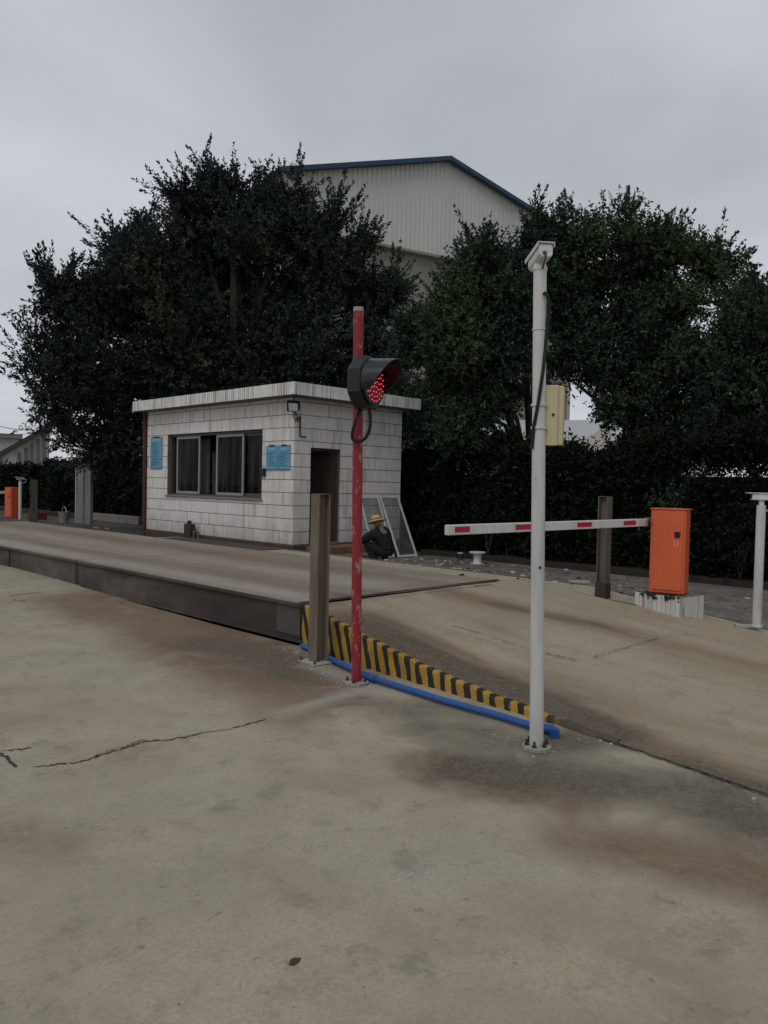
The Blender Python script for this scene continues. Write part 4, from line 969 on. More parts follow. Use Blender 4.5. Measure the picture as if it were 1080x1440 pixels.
# ------------------------------------------------------------------ left background items
t = thing('sheet_metal_panel', 'tall grey double sheet metal panel standing by the left hedge', 'metal panel', (9.85, 22.0, .1))
for k in range(2):
    y0 = 21.62 + k * .48; y1 = y0 + .465; m = MB()
    n_ = 8
    for j in range(n_):
        ya_, yb_ = y0 + (y1 - y0) * j / n_, y0 + (y1 - y0) * (j + 1) / n_ - .006; m.box((9.84 + .003 * (j % 2), ya_, .14), (9.88, yb_ + .006, 2.26))
    leaf = m.build('panel_leaf', M['screen_grey'], t)
for yv in (21.60, 22.085, 22.58):
    m = MB(); m.box((9.80, yv - .02, .04), (9.885, yv + .015, 2.30)); m.build('upright', M['alu_light'] if yv > 22.5 else M['screen_grey'], t, bevel=.004)
c = at(90, 735, .26)
t = thing('bucket', 'pale grey bucket beside the tall metal panel', 'bucket', c)
m = MB(); m.lathe([(.12, 0), (.16, .30), (.165, .31), (.15, .31), (.11, .01)], 20, Matrix.Translation(c), caps=False); m.lathe([(.0, .012), (.115, .012)], 20, Matrix.Translation(c), caps=False); m.build('bucket_body', plain('grey bucket', (0.24, 0.23, 0.22), 0.6), t, True)
m = MB(); m.tube([c + Vector((0.0, .165, .29)), c + Vector((0, .10, .42)), c + Vector((0, 0, .46)), c + Vector((0, -.10, .42)), c + Vector((0, -.165, .29))], .007, 6); m.build('handle', M['alu_light'], t, True)
c = at(52, 731, .26)
t = thing('red_crate', 'low dark red crate behind the far grey post', 'crate', c)
m = MB()
for (a_, b_) in (((-.2, -.25, 0), (.2, .25, .02)), ((-.2, -.25, .021), (-.18, .25, .22)), ((.18, -.25, .021), (.2, .25, .22)), ((-.179, -.25, .021), (.179, -.23, .22)), ((-.179, .23, .021), (.179, .25, .22))): m.box(a_, b_, Matrix.Translation(c))
m.build('crate_body', plain('dull red plastic', (0.14, 0.03, 0.03), 0.6), t, bevel=.004)
m = MB(); m.box((12.50, 23.9, .02), (12.60, 27.4, .30)); kb2 = tag(m.build('garden_kerb', M['slab'], bevel=.01), 'low pale kerb at the hedge foot left of the guard house', 'kerb')

# ------------------------------------------------------------------ person squatting
pc = at(543, 797, 0.0)
pr_ = thing('person', 'worker in dark clothes and straw hat squatting before the screen frames', 'person', pc)
Mp = Matrix.Translation(pc) @ Matrix.Rotation(math.radians(8), 4, 'Z')      # body faces +Y
def skin(name, joints, edges, mat, parent, root, sub=2):
    names = list(joints); me = bpy.data.meshes.new(name)
    vs = [Mp @ Vector(joints[k][0]) - WL[parent] for k in names]
    me.from_pydata(vs, [(names.index(a), names.index(b)) for a, b in edges], []); me.update()
    o = bpy.data.objects.new(name, me); link(o, parent); me.materials.append(mat); WL[o] = WL[parent]
    sm = o.modifiers.new('skin', 'SKIN'); sm.use_smooth_shade = True; sm.branch_smoothing = .6
    for i, k in enumerate(names):
        d = me.skin_vertices[0].data[i]; r = joints[k][1]; d.radius = r if isinstance(r, tuple) else (r, r); d.use_root = (k == root)
    ss = o.modifiers.new('sub', 'SUBSURF'); ss.levels = sub; ss.render_levels = sub
    return o
J = {'pel': ((0, -.02, .27), (.125, .10)), 'lum': ((0, .03, .42), (.13, .10)), 'chest': ((-.005, .12, .60), (.155, .11)), 'neck0': ((-.01, .19, .715), .065), 'neck': ((-.015, .215, .755), .05), 'head': ((-.02, .245, .83), (.075, .085)), 'top': ((-.02, .25, .91), .06)}
for s, n_ in ((-1, 'l'), (1, 'r')):
    J[n_ + 'hip'] = ((s * .10, -.01, .25), .095); J[n_ + 'knee'] = ((s * .20, .36, .44), .062); J[n_ + 'ank'] = ((s * .14, .10, .085), .042); J[n_ + 'heel'] = ((s * .14, .06, .04), .036); J[n_ + 'toe'] = ((s * .17, .27, .03), .034)
    J[n_ + 'sho'] = ((s * .19, .16, .645), .06); J[n_ + 'elb'] = ((s * .27, .36, .47), .043); J[n_ + 'wri'] = ((s * .17, .56, .50), .029); J[n_ + 'palm'] = ((s * .15, .63, .515), .030)
    for f_ in range(4): J[f'{n_}f{f_}'] = ((s * (.115 + .02 * f_), .685 + .006 * (f_ in (1, 2)), .545 - .006 * f_), .010); J[f'{n_}g{f_}'] = ((s * (.112 + .02 * f_), .712 + .008 * (f_ in (1, 2)), .53 - .006 * f_), .008)
    J[n_ + 'th'] = ((s * .095, .655, .50), .011)
E_ = [('pel', 'lum'), ('lum', 'chest'), ('chest', 'neck0'), ('neck0', 'neck'), ('neck', 'head'), ('head', 'top')]
for n_ in 'lr':
    E_ += [('pel', n_ + 'hip'), (n_ + 'hip', n_ + 'knee'), (n_ + 'knee', n_ + 'ank'), (n_ + 'ank', n_ + 'heel'), (n_ + 'heel', n_ + 'toe'), ('chest', n_ + 'sho'), (n_ + 'sho', n_ + 'elb'), (n_ + 'elb', n_ + 'wri'), (n_ + 'wri', n_ + 'palm'), (n_ + 'palm', n_ + 'th')]
    for f_ in range(4): E_ += [(n_ + 'palm', f'{n_}f{f_}'), (f'{n_}f{f_}', f'{n_}g{f_}')]
skin('body', J, E_, plain('skin', (0.30, 0.17, 0.11), 0.6), pr_, 'pel')
grow = lambda r, k: tuple(x + k for x in r) if isinstance(r, tuple) else r + k
sub_ = lambda ks, k: {n_: (J[n_][0], grow(J[n_][1], k)) for n_ in ks}
dark = plain('dark navy cloth', (0.011, 0.011, 0.014), 0.9, var=.3)
JS = sub_(['pel', 'lum', 'chest', 'neck0', 'lsho', 'lelb', 'lwri', 'rsho', 'relb', 'rwri'], .03)
for k_, g_ in (('chest', .055), ('neck0', .05), ('lsho', .05), ('rsho', .05), ('lum', .05)): JS[k_] = (J[k_][0], grow(J[k_][1], g_))
JS['neck'] = ((-.013, .205, .742), .062)
skin('jacket', JS, [e for e in E_ if e[0] in JS and e[1] in JS], dark, pr_, 'lum')
JT = sub_(['pel', 'lhip', 'lknee', 'lank', 'rhip', 'rknee', 'rank'], .026); JT['lum'] = ((0, .0, .34), (.14, .115))
skin('trousers', JT, [e for e in E_ if e[0] in JT and e[1] in JT], plain('black cloth', (0.009, 0.009, 0.010), 0.9, var=.3), pr_, 'pel')
for s in (-1, 1):
    m = MB(); Mz = Mp @ Matrix.Translation((s * .155, .16, .0)) @ Matrix.Rotation(-s * .12, 4, 'Z')
    m.prism([(-.048, -.14), (.048, -.14), (.055, .05), (.035, .15), (-.035, .15), (-.055, .05)], .002, .055, 'z', Mz); m.build('shoe', plain('grey shoe', (0.10, 0.095, 0.09), 0.8), pr_, bevel=.015)
straw = NT('straw weave'); straw_m = straw.done(straw.mix(straw.noise(40, 3, .6, straw.co('World')), (0.50, 0.36, 0.19), (0.36, 0.24, 0.12)), 0.85)
m = MB(); Mh = Mp @ Matrix.Translation((-.02, .235, .85)) @ Matrix.Rotation(math.radians(-16), 4, 'X')
m.lathe([(.185, -.025), (.188, -.018), (.15, .005), (.105, .012), (.098, .04), (.088, .085), (.05, .105), (.004, .11)], 32, Mh); hat = m.build('straw_hat', straw_m, pr_, True)
m = MB(); m.lathe([(.107, .013), (.1015, .038)], 32, Mh, caps=False); m.build('hat_band', plain('brown band', (0.20, 0.10, 0.05), 0.8), hat, True)
m = MB(); m.tube([Mp @ Vector((-.15, .02, .70)), Mp @ Vector((-.07, .06, .735)), Mp @ Vector((.03, .075, .745)), Mp @ Vector((.10, .08, .735))], .008, 6); m.build('collar_trim', plain('grey trim', (0.2, 0.2, 0.2), 0.9), pr_, True)

# ------------------------------------------------------------------ foliage
def leaves_np(base, d, length, k, size, rng, spread=.10, droop=.0):
    """k leaves along each of n twigs -> verts, quads"""
    n = len(base)
    t = (np.arange(k)[None, :, None] + rng.random((n, k, 1))) / k
    c = base[:, None, :] + d[:, None, :] * (length[:, None, None] * t)
    off = rng.normal(0, 1, (n, k, 3)); off /= np.linalg.norm(off, axis=2, keepdims=True)
    c = c + off * spread * (0.35 + .8 * rng.random((n, k, 1))) * (1.1 - .6 * t)
    ax = d[:, None, :] * .55 + off * .9 + rng.normal(0, .35, (n, k, 3)); ax[:, :, 2] -= droop
    ax /= np.linalg.norm(ax, axis=2, keepdims=True)
    w = np.cross(ax, rng.normal(0, 1, (n, k, 3))); w /= np.linalg.norm(w, axis=2, keepdims=True) + 1e-9
    s = size * (.65 + .7 * rng.random((n, k, 1)))
    p0 = c - ax * s * .5; p2 = c + ax * s * .5; p1 = c + w * s * .24; p3 = c - w * s * .24
    v = np.stack([p0, p1, p2, p3], 2).reshape(-1, 3); q = np.arange(len(v)).reshape(-1, 4)
    return v, q
def crown(name, lobes, n_twig, k, size, mat, parent, seed, length=(.35, .85), up=.35, inner=.45, spread=.10, zmin=None, nsub=16, rsub=.40, sprigs=0, sprig_len=1.3):
    """each lobe is broken into smaller clumps; twigs grow out of the clumps, so gaps stay between them"""
    rng = np.random.default_rng(seed)
    C = np.array([l[0] for l in lobes], float); R = np.array([l[1] for l in lobes], float)
    nl = len(C)
    u = rng.normal(0, 1, (nl, nsub, 3)); u /= np.linalg.norm(u, axis=2, keepdims=True)
    rr = np.where(rng.random((nl, nsub, 1)) < inner, .45 * rng.random((nl, nsub, 1)), .62 + .34 * rng.random((nl, nsub, 1)))
    SC = (C[:, None, :] + u * R[:, None, :] * rr).reshape(-1, 3)
    SR = (R[:, None, :] * (rsub * (.65 + .7 * rng.random((nl, nsub, 1))))).reshape(-1, 3)
    U0 = u.reshape(-1, 3)
    w = SR[:, 0] * SR[:, 2]; w /= w.sum()
    id_ = rng.choice(len(SC), n_twig, p=w)
    v_ = rng.normal(0, 1, (n_twig, 3)); v_ /= np.linalg.norm(v_, axis=1, keepdims=True)
    rad = rng.random(n_twig) ** .45
    base = SC[id_] + v_ * SR[id_] * rad[:, None]
    d = v_ * .55 + U0[id_] * .55 + rng.normal(0, .3, (n_twig, 3)); d[:, 2] += up; d /= np.linalg.norm(d, axis=1, keepdims=True)
    ln = length[0] + (length[1] - length[0]) * rng.random(n_twig) ** 1.8
    v, q = leaves_np(base, d, ln, k, size, rng, spread)
    if sprigs:
        j = rng.integers(0, len(SC), sprigs); o = U0[j] * .75 + rng.normal(0, .22, (sprigs, 3)); o[:, 2] += .55; o /= np.linalg.norm(o, axis=1, keepdims=True)
        L_ = sprig_len * (.6 + .8 * rng.random(sprigs)); kk = 64
        tt = rng.random((sprigs, kk, 1)) ** .85
        of_ = rng.normal(0, 1, (sprigs, kk, 3)); of_ /= np.linalg.norm(of_, axis=2, keepdims=True)
        c = (SC[j] + U0[j] * SR[j] * .45)[:, None, :] + o[:, None, :] * L_[:, None, None] * tt + of_ * (spread * 1.7 * (1 - tt) ** .8 + .015) * (.4 + .6 * rng.random((sprigs, kk, 1)))
        ax = o[:, None, :] * .9 + of_ * .7 + rng.normal(0, .2, (sprigs, kk, 3)); ax /= np.linalg.norm(ax, axis=2, keepdims=True)
        w2 = np.cross(ax, rng.normal(0, 1, (sprigs, kk, 3))); w2 /= np.linalg.norm(w2, axis=2, keepdims=True) + 1e-9
        sz = size * (.6 + .6 * rng.random((sprigs, kk, 1)))
        v2 = np.stack([c - ax * sz * .5, c + w2 * sz * .22, c + ax * sz * .5, c - w2 * sz * .22], 2).reshape(-1, 3)
        q2 = np.arange(len(v2)).reshape(-1, 4) + len(v)
        q = np.concatenate([q, q2]); v = np.concatenate([v, v2])
    if zmin is not None:
        q = q[v[q[:, 0], 2] > zmin]
    return np_mesh(name, v, q, mat, parent)
def tree(name, label, foot, lobes_px, depth, mat, n, k, size, seed, trunk_r=.25, group='trees behind the guard house', shrink=.92, **kw):
    """lobes_px: (px, py, radius px x, radius px y, depth offset)"""
    t = thing(name, label, 'tree', foot, group)
    lobes = []
    for (px, py, rx, ry, do) in lobes_px:
        p = far(px, py, depth + do); sx, sz = rx * depth / FPX * shrink, ry * depth / FPX * shrink
        lobes.append((p, (sx, sx, sz)))
    crown('crown', lobes, n, k, size, mat, t, seed, **kw)
    top = sum((l[0] for l in lobes), Vector()) / len(lobes); f = Vector(foot)
    r = random.Random(seed); fork = f + (top - f) * .34; fork.x += r.uniform(-.3, .3)
    m = MB(); m.tube([f - Vector((0, 0, .1)), f + Vector((.03, .02, .4)), f + (fork - f) * .6 + Vector((.08, -.05, 0)), fork], [trunk_r * 1.35, trunk_r, trunk_r * .85, trunk_r * .75], 14); m.build('trunk', M['bark'], t, True)
    for l in lobes:
        a = fork; b = Vector(l[0]); mid = a + (b - a) * .5 + Vector((r.uniform(-.4, .4), r.uniform(-.4, .4), r.uniform(-.1, .5)))
        m = MB(); m.tube([a - Vector((0, 0, .12)), a + (mid - a) * .5, mid, mid + (b - mid) * .6, b], [trunk_r * .55, trunk_r * .42, trunk_r * .32, trunk_r * .2, trunk_r * .08], 8); m.build('limb', M['bark'], t, True)
    return t
tree('fig_tree', 'huge dark fig tree rising behind the guard house', (13.6, 18.6, 0),
     [(335, 345, 76, 78, 0), (280, 322, 36, 46, .3), (375, 308, 40, 48, 0), (405, 290, 34, 42, .2), (432, 330, 34, 44, .2), (225, 400, 82, 80, -.5), (185, 352, 28, 48, .2), (150, 435, 70, 64, 0), (114, 427, 42, 46, .5), (74, 414, 26, 22, 0), (450, 388, 72, 70, 0), (500, 362, 24, 42, .4), (466, 328, 24, 32, .4), (115, 490, 52, 50, 0), (132, 550, 68, 58, 0), (250, 500, 110, 110, -.5), (400, 490, 115, 100, 0), (515, 430, 54, 72, .5), (548, 410, 24, 42, .6), (500, 525, 80, 66, 0), (178, 605, 72, 40, .3), (100, 602, 32, 18, .2), (150, 636, 22, 18, .3), (78, 558, 36, 32, 0), (190, 648, 20, 30, .3), (300, 600, 120, 80, 1.0), (330, 268, 32, 30, 0), (272, 280, 24, 24, 0), (64, 508, 22, 24, .2), (300, 430, 70, 60, .8), (350, 400, 60, 50, 1.0), (270, 360, 50, 50, .8), (420, 430, 60, 50, .8)],
     22.5, M['leaf_blue'], 18500, 20, .104, 21, .34, up=.38, length=(.2, .6), inner=.45, spread=.11, sprigs=1500, sprig_len=.98, shrink=.86, rsub=.42)
tree('fig_tree', 'mid green tree between guard house and tall white pole', (15.0, 9.6, 0),
     [(640, 452, 70, 68, 0), (588, 480, 46, 60, 2.2), (700, 405, 50, 54, 0), (690, 358, 38, 30, 0), (745, 340, 30, 32, 0), (625, 560, 72, 75, 1.6), (685, 490, 52, 52, 0), (575, 580, 55, 60, 3.2), (612, 640, 60, 45, 2.6), (705, 550, 36, 40, .3), (660, 605, 46, 40, .5), (720, 662, 60, 28, .8), (730, 450, 34, 44, .3)],
     16.5, M['leaf_green'], 9000, 19, .080, 22, .15, up=.22, length=(.2, .58), inner=.5, spread=.08, sprigs=420, sprig_len=.62, shrink=.90)
tree('fig_tree', 'spreading tree with sky gaps above the orange cabinet', (15.6, 6.9, 0),
     [(800, 352, 50, 34, 0), (875, 330, 52, 40, 0), (938, 352, 42, 40, 0), (850, 390, 62, 38, .3), (785, 415, 36, 40, 0), (930, 435, 62, 56, 0), (995, 372, 38, 28, 0), (826, 470, 40, 36, .2), (890, 510, 52, 44, 0), (960, 510, 60, 60, 0), (905, 590, 50, 36, .3), (785, 520, 30, 30, .2), (985, 590, 50, 44, .3), (840, 530, 30, 22, .3), (960, 628, 60, 26, .3), (890, 640, 40, 16, .6), (870, 455, 38, 34, .4), (800, 455, 26, 26, .5)],
     16.5, M['leaf_green'], 8200, 18, .080, 23, .17, up=.2, length=(.2, .55), inner=.42, spread=.08, nsub=13, rsub=.38, sprigs=420, sprig_len=.6)
tree('fig_tree', 'bushy green tree at the right edge of the view', (15.4, 4.3, 0),
     [(1048, 470, 58, 50, 0), (1120, 470, 66, 50, 0), (1035, 530, 58, 56, 0), (1100, 545, 66, 66, 0), (1030, 605, 55, 45, .3), (1050, 425, 34, 24, 0), (1110, 630, 70, 50, .2)],
     15.5, M['leaf_green'], 6200, 19, .078, 24, .14, up=.2, length=(.2, .55), inner=.5, spread=.08, sprigs=260, sprig_len=.55)

# clipped hedges behind the paving and along the far yard edge
def hedge(name, label, x0, x1, y0, y1, z0, z1, n, size, seed, group=None):
    t = thing(name, label, 'hedge', ((x0 + x1) / 2, (y0 + y1) / 2, 0), group)
    rng = np.random.default_rng(seed)
    L_ = y1 - y0; pts = []; ds = []
    m_ = n
    face = rng.random(m_)
    y = y0 + L_ * rng.random(m_); z = z0 + (z1 - z0) * rng.random(m_); x = np.where(face < .55, x0 + .15 * rng.random(m_), x0 + (x1 - x0) * rng.random(m_))
    z = np.where(face >= .55, z1 - .1 * rng.random(m_), z)
    x = x + .12 * np.sin(y * 2.1) + .06 * np.sin(z * 5 + y * 4); z = z + (.16 * np.sin(y * 1.3 + 1) + .12 * np.sin(y * 3.7 + x * 3) + .10 * np.sin(y * 7.1)) * (z > z1 - .45)
    d = np.stack([-np.where(face < .55, .8, .1) + rng.normal(0, .4, m_), rng.normal(0, .5, m_), .3 + rng.normal(0, .4, m_)], -1); d /= np.linalg.norm(d, axis=1, keepdims=True)
    v, q = leaves_np(np.stack([x, y, z], -1), d, .15 + .3 * rng.random(m_), 14, size, rng, .08)
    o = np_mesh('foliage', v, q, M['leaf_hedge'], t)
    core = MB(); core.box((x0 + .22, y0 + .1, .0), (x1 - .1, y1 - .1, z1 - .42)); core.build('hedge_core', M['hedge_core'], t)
    for k in range(int(L_ / 1.1)):
        s_ = MB(); yk = y0 + .5 + k * 1.1; s_.tube([(x0 + .12, yk, 0), (x0 + .15, yk + .05, .5), (x0 + .3, yk, 1.0)], .03, 6); s_.build('stem', M['bark'], t, True)
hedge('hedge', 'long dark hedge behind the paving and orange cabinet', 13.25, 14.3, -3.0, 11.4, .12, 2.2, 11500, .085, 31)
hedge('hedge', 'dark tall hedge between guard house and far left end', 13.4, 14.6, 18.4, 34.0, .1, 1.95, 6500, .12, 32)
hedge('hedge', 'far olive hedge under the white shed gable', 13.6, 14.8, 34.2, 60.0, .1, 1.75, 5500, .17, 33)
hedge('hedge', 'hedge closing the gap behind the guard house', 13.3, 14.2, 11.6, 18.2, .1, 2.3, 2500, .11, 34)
# small yellowish sprays in front of the hedge at right
def shrub(loc, h, r, label, seed, mat, n=160):
    t = thing('shrub', label, 'shrub', loc, 'small shrubs along the hedge')
    rng = np.random.default_rng(seed); u = rng.normal(0, 1, (n, 3)); u /= np.linalg.norm(u, axis=1, keepdims=True)
    b = np.array(loc) + np.array([0, 0, h * .55]) + u * np.array([r, r, h * .42]) * (rng.random((n, 1)) ** .4)
    d = u + np.array([0, 0, .6]); d /= np.linalg.norm(d, axis=1, keepdims=True)
    v, q = leaves_np(b, d, .12 + .2 * rng.random(n), 10, .075, rng, .07); np_mesh('foliage', v, q, mat, t)
    m = MB()
    for k in range(4): m.tube([Vector(loc), Vector(loc) + Vector((r * .3 * math.cos(k * 1.6), r * .3 * math.sin(k * 1.6), h * .5))], [.02, .008], 6)
    m.build('stem', M['bark'], t, True)
shrub(tuple(far(975, 600, 13.9) * Vector((1, 1, 0)) if False else (13.1, 5.9, .1)), 1.5, .35, 'leafy yellowish shrub against the hedge above the orange cabinet', 41, M['leaf_green'])
shrub((13.05, 4.75, .1), 1.2, .4, 'dark leafy shrub against the hedge right of the orange cabinet', 42, M['leaf_hedge'])
shrub((13.1, 9.9, .1), 1.3, .45, 'dark shrub beside the back corner of the guard house', 43, M['leaf_hedge'])

# ------------------------------------------------------------------ big warehouse beyond the trees
D = 46.0
ap = far(628, 226, D)
gdir = (_tow(Vector((math.cos(math.radians(30)), math.sin(math.radians(30)), 0)))).normalized()      # along the gable, to the right and away
back = Vector((-gdir.y, gdir.x, 0)).normalized()
if back.dot(CF) < 0: back = -back
sl_ = .28; half = 10.2; H_ = ap.z
wh = thing('warehouse', 'tall corrugated grey warehouse with blue roof edge above the trees', 'warehouse', Vector((ap.x, ap.y, 0)) + back * 12)
def gp(u, z, b=0.0):
    p = Vector((ap.x, ap.y, 0)) + gdir * u + back * b; return Vector((p.x, p.y, z))
def corrug(u0, u1, zlo, zhi, b, name, mat, pitch=.30):
    m = MB(); us = []
    u = u0
    while u < u1 - 1e-6:
        us += [(u, 0), (u + pitch * .55, 0), (u + pitch * .68, -.045), (u + pitch * .87, -.045)]; u += pitch
    us.append((u1, 0))
    vs = []; fs = []
    for (uu, dd) in us: vs += [gp(uu, zlo, b + dd), gp(uu, zhi(uu), b + dd)]
    for i in range(len(us) - 1): fs.append([2 * i, 2 * i + 2, 2 * i + 3, 2 * i + 1])
    m.add(vs, fs); o = m.build(name, mat, wh); o['kind'] = 'stuff'; return o
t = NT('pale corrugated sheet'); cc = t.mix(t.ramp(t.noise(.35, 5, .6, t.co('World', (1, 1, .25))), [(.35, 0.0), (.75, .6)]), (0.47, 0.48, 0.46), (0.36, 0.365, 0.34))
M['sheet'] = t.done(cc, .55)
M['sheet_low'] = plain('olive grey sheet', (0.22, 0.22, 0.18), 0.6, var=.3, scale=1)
M['roof_blue'] = plain('blue sheet roof', (0.022, 0.058, 0.100), 0.6, var=.3, scale=1)
z_low = 0.0
_d = ray(590, 357); _n = back; _t = (Vector((ap.x, ap.y, 0)) - Vector((0, 0, EYE))).dot(_n) / _d.dot(_n); z_low = EYE + _d.z * _t
roofz = lambda u: H_ - sl_ * abs(u)
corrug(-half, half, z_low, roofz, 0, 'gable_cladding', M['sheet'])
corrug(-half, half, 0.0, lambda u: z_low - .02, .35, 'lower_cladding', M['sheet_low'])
m = MB(); m.add([gp(-half, z_low, -.05), gp(half, z_low, -.05), gp(half, z_low, .36), gp(-half, z_low, .36)], [(0, 1, 2, 3)]); m.add([gp(-half, z_low - .001, -.06), gp(half, z_low - .001, -.06), gp(half, z_low + .14, -.06), gp(-half, z_low + .14, -.06)], [(0, 1, 2, 3)]); m.build('drip_flashing', M['sheet_low'], wh)
for s in (-1, 1):
    m = MB(); u1 = half + .4
    m.add([gp(0, H_ + .12, -.5), gp(s * u1, H_ + .12 - sl_ * u1, -.5), gp(s * u1, H_ + .12 - sl_ * u1, 24), gp(0, H_ + .12, 24), gp(0, H_ + .02, -.5), gp(s * u1, H_ + .02 - sl_ * u1, -.5)], [(0, 1, 2, 3), (0, 4, 5, 1)]); m.build('roof', M['roof_blue'], wh)
    m = MB(); m.add([gp(0, H_ + .07, -.52), gp(s * u1, H_ + .07 - sl_ * u1, -.52), gp(s * u1, H_ - .13 - sl_ * u1, -.52), gp(0, H_ - .13, -.52), gp(0, H_ + .07, -.2), gp(s * u1, H_ + .07 - sl_ * u1, -.2), gp(s * u1, H_ - .13 - sl_ * u1, -.2), gp(0, H_ - .13, -.2)], [(0, 1, 2, 3), (4, 5, 6, 7), (0, 1, 5, 4), (2, 3, 7, 6)]); m.build('gable_trim', M['roof_blue'], wh)
    m = MB(); m.add([gp(s * half, 0, .01), gp(s * half, 0, 24), gp(s * half, H_ - sl_ * half, 24), gp(s * half, H_ - sl_ * half, .01)], [(0, 1, 2, 3)]); m.build('side_wall', M['sheet'], wh)

# ------------------------------------------------------------------ far left: white shed, little hut, wires
def on_y(px, py, y):      # where the sight line meets the vertical plane Y = y
    d = ray(px, py); t_ = y / d.y; return Vector((d.x * t_, y, EYE + d.z * t_))
d0 = 62.0
p_l, p_r, pt = far(6, 648, d0), far(68, 648, d0), far(64, 600, d0)
ux = (p_r - p_l); ux.z = 0; wS = ux.length; ux.normalize(); bk = Vector((-ux.y, ux.x, 0)); bk = bk if bk.dot(CF) > 0 else -bk
sh = thing('shed', 'distant weathered white shed with dark sloping roof edge at far left', 'shed', Vector((p_l.x, p_l.y, 0)) + ux * wS / 2)
def spt(u, z, b=0.0): p = Vector((p_l.x, p_l.y, 0)) + ux * u + bk * b; return Vector((p.x, p.y, z))
zl, zr_ = far(6, 645, d0).z, far(64, 600, d0).z
t = NT('streaky white render'); c_ = t.mix(t.ramp(t.noise(1.6, 5, .7, t.co('World', (1, 1, .08))), [(.52, 0.0), (.70, .85)]), (0.56, 0.58, 0.54), (0.16, 0.17, 0.16)); M['render'] = t.done(c_, .9)
m = MB(); W2 = wS * 1.02
m.add([spt(-.5, 0), spt(W2, 0), spt(W2, zr_), spt(-.5, zl), spt(-.5, 0, 8), spt(W2, 0, 8), spt(W2, zr_, 8), spt(-.5, zl, 8)], [(0, 1, 2, 3), (4, 7, 6, 5), (1, 5, 6, 2), (0, 3, 7, 4)]); m.build('wall', M['render'], sh)
m = MB(); m.add([spt(-1.2, zl - .55, -.5), spt(W2 + .3, zr_ + .02, -.5), spt(W2 + .3, zr_ + .42, -.5), spt(-1.2, zl - .15, -.5), spt(-1.2, zl - .55, 8.5), spt(W2 + .3, zr_ + .02, 8.5), spt(W2 + .3, zr_ + .42, 8.5), spt(-1.2, zl - .15, 8.5)], [(0, 1, 2, 3), (4, 7, 6, 5), (0, 3, 7, 4), (1, 5, 6, 2), (3, 2, 6, 7), (0, 4, 5, 1)]); m.build('roof', plain('dark roof sheet', (0.05, 0.05, 0.055), 0.8), sh)
for u in (.30, .45, .58, .72, .86):
    m = MB(); h_ = zl + (zr_ - zl) * u; a_ = u * wS; m.add([spt(a_, 0, -.02), spt(a_ + .22, 0, -.02), spt(a_ + .22, h_ - .25, -.02), spt(a_, h_ - .25, -.02), spt(a_, 0, -.2), spt(a_ + .22, 0, -.2), spt(a_ + .22, h_ - .25, -.2), spt(a_, h_ - .25, -.2)], [(4, 5, 6, 7), (0, 4, 7, 3), (1, 2, 6, 5), (3, 7, 6, 2)]); m.build('pilaster', plain('grey pilaster', (0.13, 0.14, 0.13), .9), sh)
# low far building behind it
q0, q1 = far(-30, 640, 95), far(26, 640, 95); q2 = far(0, 616, 95)
fb = thing('far_building', 'faint grey flat roofed building behind the white shed', 'building', Vector((q0.x, q0.y, 0)))
Mq = Matrix.Translation(((q0.x + q1.x) / 2, (q0.y + q1.y) / 2, 0)) @ Matrix.Rotation(math.atan2(q1.y - q0.y, q1.x - q0.x), 4, 'Z'); wq = (q1 - q0).length
m = MB(); m.box((-wq / 2, 0, 0), (wq / 2, 10, q2.z), Mq); m.build('wall', plain('far grey wall', (0.36, 0.37, 0.38), .9), fb)
m = MB(); m.box((-wq / 2 - .4, -.4, q2.z + .001), (wq / 2 + .4, 10.4, q2.z + .5), Mq); m.build('roof', plain('far roof', (0.16, 0.17, 0.18), .9), fb)
# little brick hut left of the guard house
h0 = far(187, 668, 33.5)
ht = thing('brick_hut', 'little red brick hut with tiled roof showing left of the guard house', 'hut', (h0.x, h0.y, 0))
Mq = Matrix.Translation((h0.x, h0.y, 0)); m = MB(); m.box((-1.2, -.9, 0), (1.2, .9, far(187, 664, 33.5).z), Mq); m.build('wall', M['brick_red'], ht)
zt_ = far(187, 664, 33.5).z; m = MB(); m.prism([(-1.5, zt_ + .001), (1.5, zt_ + .001), (0, zt_ + .45)], -1.1, 1.1, 'y', Mq); m.build('roof', M['terracotta'], ht)
# overhead wires
for (a_, b_, lab) in ((far(-60, 574, 55), far(60, 604, 60), 'upper thin overhead wire in the sky at far left'), (far(-60, 592, 55), far(60, 606, 60), 'lower thin overhead wire in the sky at far left')):
    m = MB(); pts = [a_ + (b_ - a_) * (k / 8) + Vector((0, 0, -.5 * (1 - (k / 4 - 1) ** 2))) for k in range(9)]; m.tube(pts, .022, 5); tag(m.build('overhead_wire', M['cable'], None, True), lab, 'wire', 'overhead wires')
# pale workshop wall far behind the right hand trees
w0 = far(640, 640, 40); w1 = far(1010, 640, 40)
ws = thing('workshop', 'long pale workshop glimpsed through gaps behind the trees', 'workshop', ((w0.x + w1.x) / 2, (w0.y + w1.y) / 2, 0))
Mq = Matrix.Translation((w0.x, w0.y, 0)) @ Matrix.Rotation(math.atan2(w1.y - w0.y, w1.x - w0.x), 4, 'Z'); wq = (w1 - w0).length
m = MB(); m.box((0, 0, 0), (wq, 8, 3.9), Mq); m.build('wall', plain('pale workshop wall', (0.50, 0.50, 0.49), .8), ws)
m = MB(); m.prism([(-.6, 3.91), (8.6, 3.91), (4, 5.3)], -.5, wq + .5, 'x', Mq); m.build('roof', plain('workshop roof', (0.46, 0.47, 0.47), .7), ws)
m = MB(); m.box((0.3, -.012, .9), (wq - .3, -.002, 1.9), Mq); m.build('window_band', M['glass'], ws)

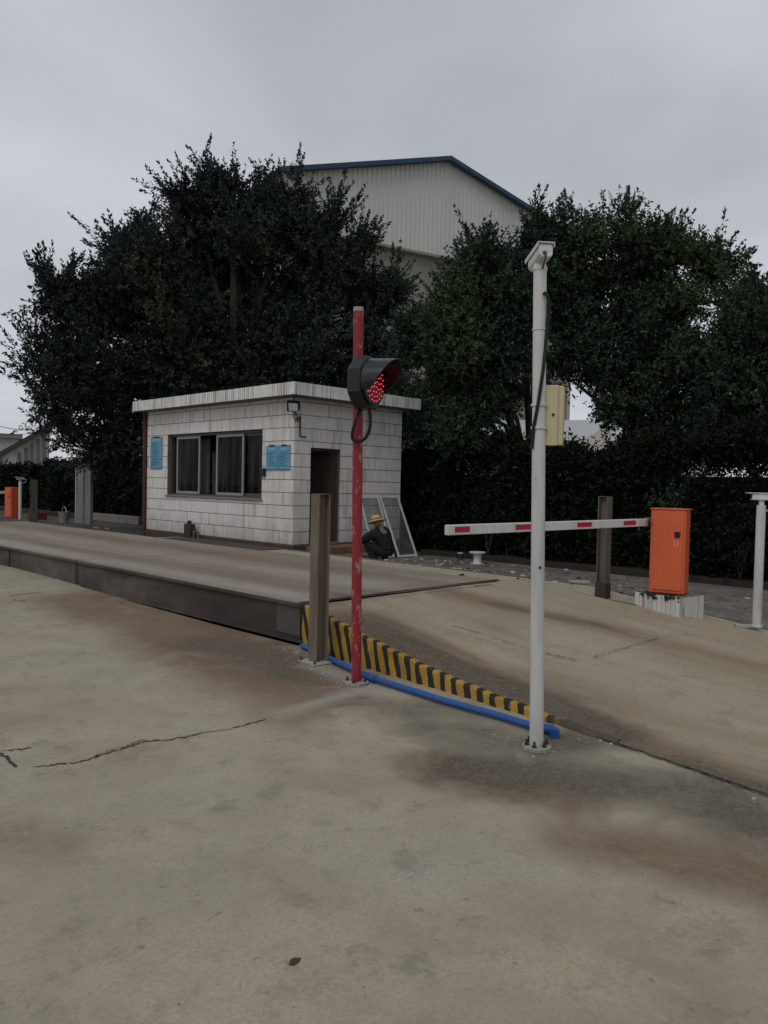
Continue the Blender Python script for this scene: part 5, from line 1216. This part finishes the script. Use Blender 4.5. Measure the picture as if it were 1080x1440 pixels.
# made-up pale sloping parapet behind the hedge, imitating bright sky between limbs
q0, q1 = far(790, 650, 26), far(858, 594, 26.5)
sp_ = thing('sky_gap_infill', 'pale sloping parapet added behind the trees right of the white pole as a bright sky gap', 'parapet', (q0.x, q0.y, 0))
hu = Vector((q1.x - q0.x, q1.y - q0.y, 0)); wl_ = hu.length; hu.normalize(); hb = Vector((-hu.y, hu.x, 0))
def spp(u, z, b): p = Vector((q0.x, q0.y, 0)) + hu * u + hb * b; return Vector((p.x, p.y, z))
m = MB(); m.add([spp(0, q0.z - .9, 0), spp(wl_, q1.z - .65, 0), spp(wl_, q1.z, 0), spp(0, q0.z + .25, 0), spp(0, q0.z - .9, .2), spp(wl_, q1.z - .65, .2), spp(wl_, q1.z, .2), spp(0, q0.z + .25, .2)], [(0, 1, 2, 3), (4, 7, 6, 5), (0, 3, 7, 4), (1, 5, 6, 2), (3, 2, 6, 7), (0, 4, 5, 1)]); m.build('wall', plain('pale sky gap infill', (0.62, 0.58, 0.52), .85), sp_)
m = MB(); m.add([spp(wl_ * .55, 0, .05), spp(wl_ * .62, 0, .05), spp(wl_ * .62, (q0.z + q1.z) / 2 - .5, .05), spp(wl_ * .55, (q0.z + q1.z) / 2 - .5, .05), spp(wl_ * .55, 0, .19), spp(wl_ * .62, 0, .19), spp(wl_ * .62, (q0.z + q1.z) / 2 - .5, .19), spp(wl_ * .55, (q0.z + q1.z) / 2 - .5, .19)], [(0, 1, 2, 3), (4, 7, 6, 5), (0, 3, 7, 4), (1, 5, 6, 2)]); m.build('pier', plain('parapet pier', (0.3, 0.28, 0.25), .9), sp_)
# curtain added inside the left pane, its folds standing in for reflected streaks
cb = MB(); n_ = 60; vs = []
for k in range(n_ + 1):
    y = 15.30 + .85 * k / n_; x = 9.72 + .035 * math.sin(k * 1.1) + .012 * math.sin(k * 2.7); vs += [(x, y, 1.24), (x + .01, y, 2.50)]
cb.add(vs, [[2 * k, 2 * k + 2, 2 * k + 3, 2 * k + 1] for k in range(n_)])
tag(cb.build('reflection_folds', plain('grey reflection folds', (0.17, 0.16, 0.14), .9, var=.4), None, True), 'grey reflection folds added behind the left window pane to stand in for reflected streaks', 'reflection_folds')
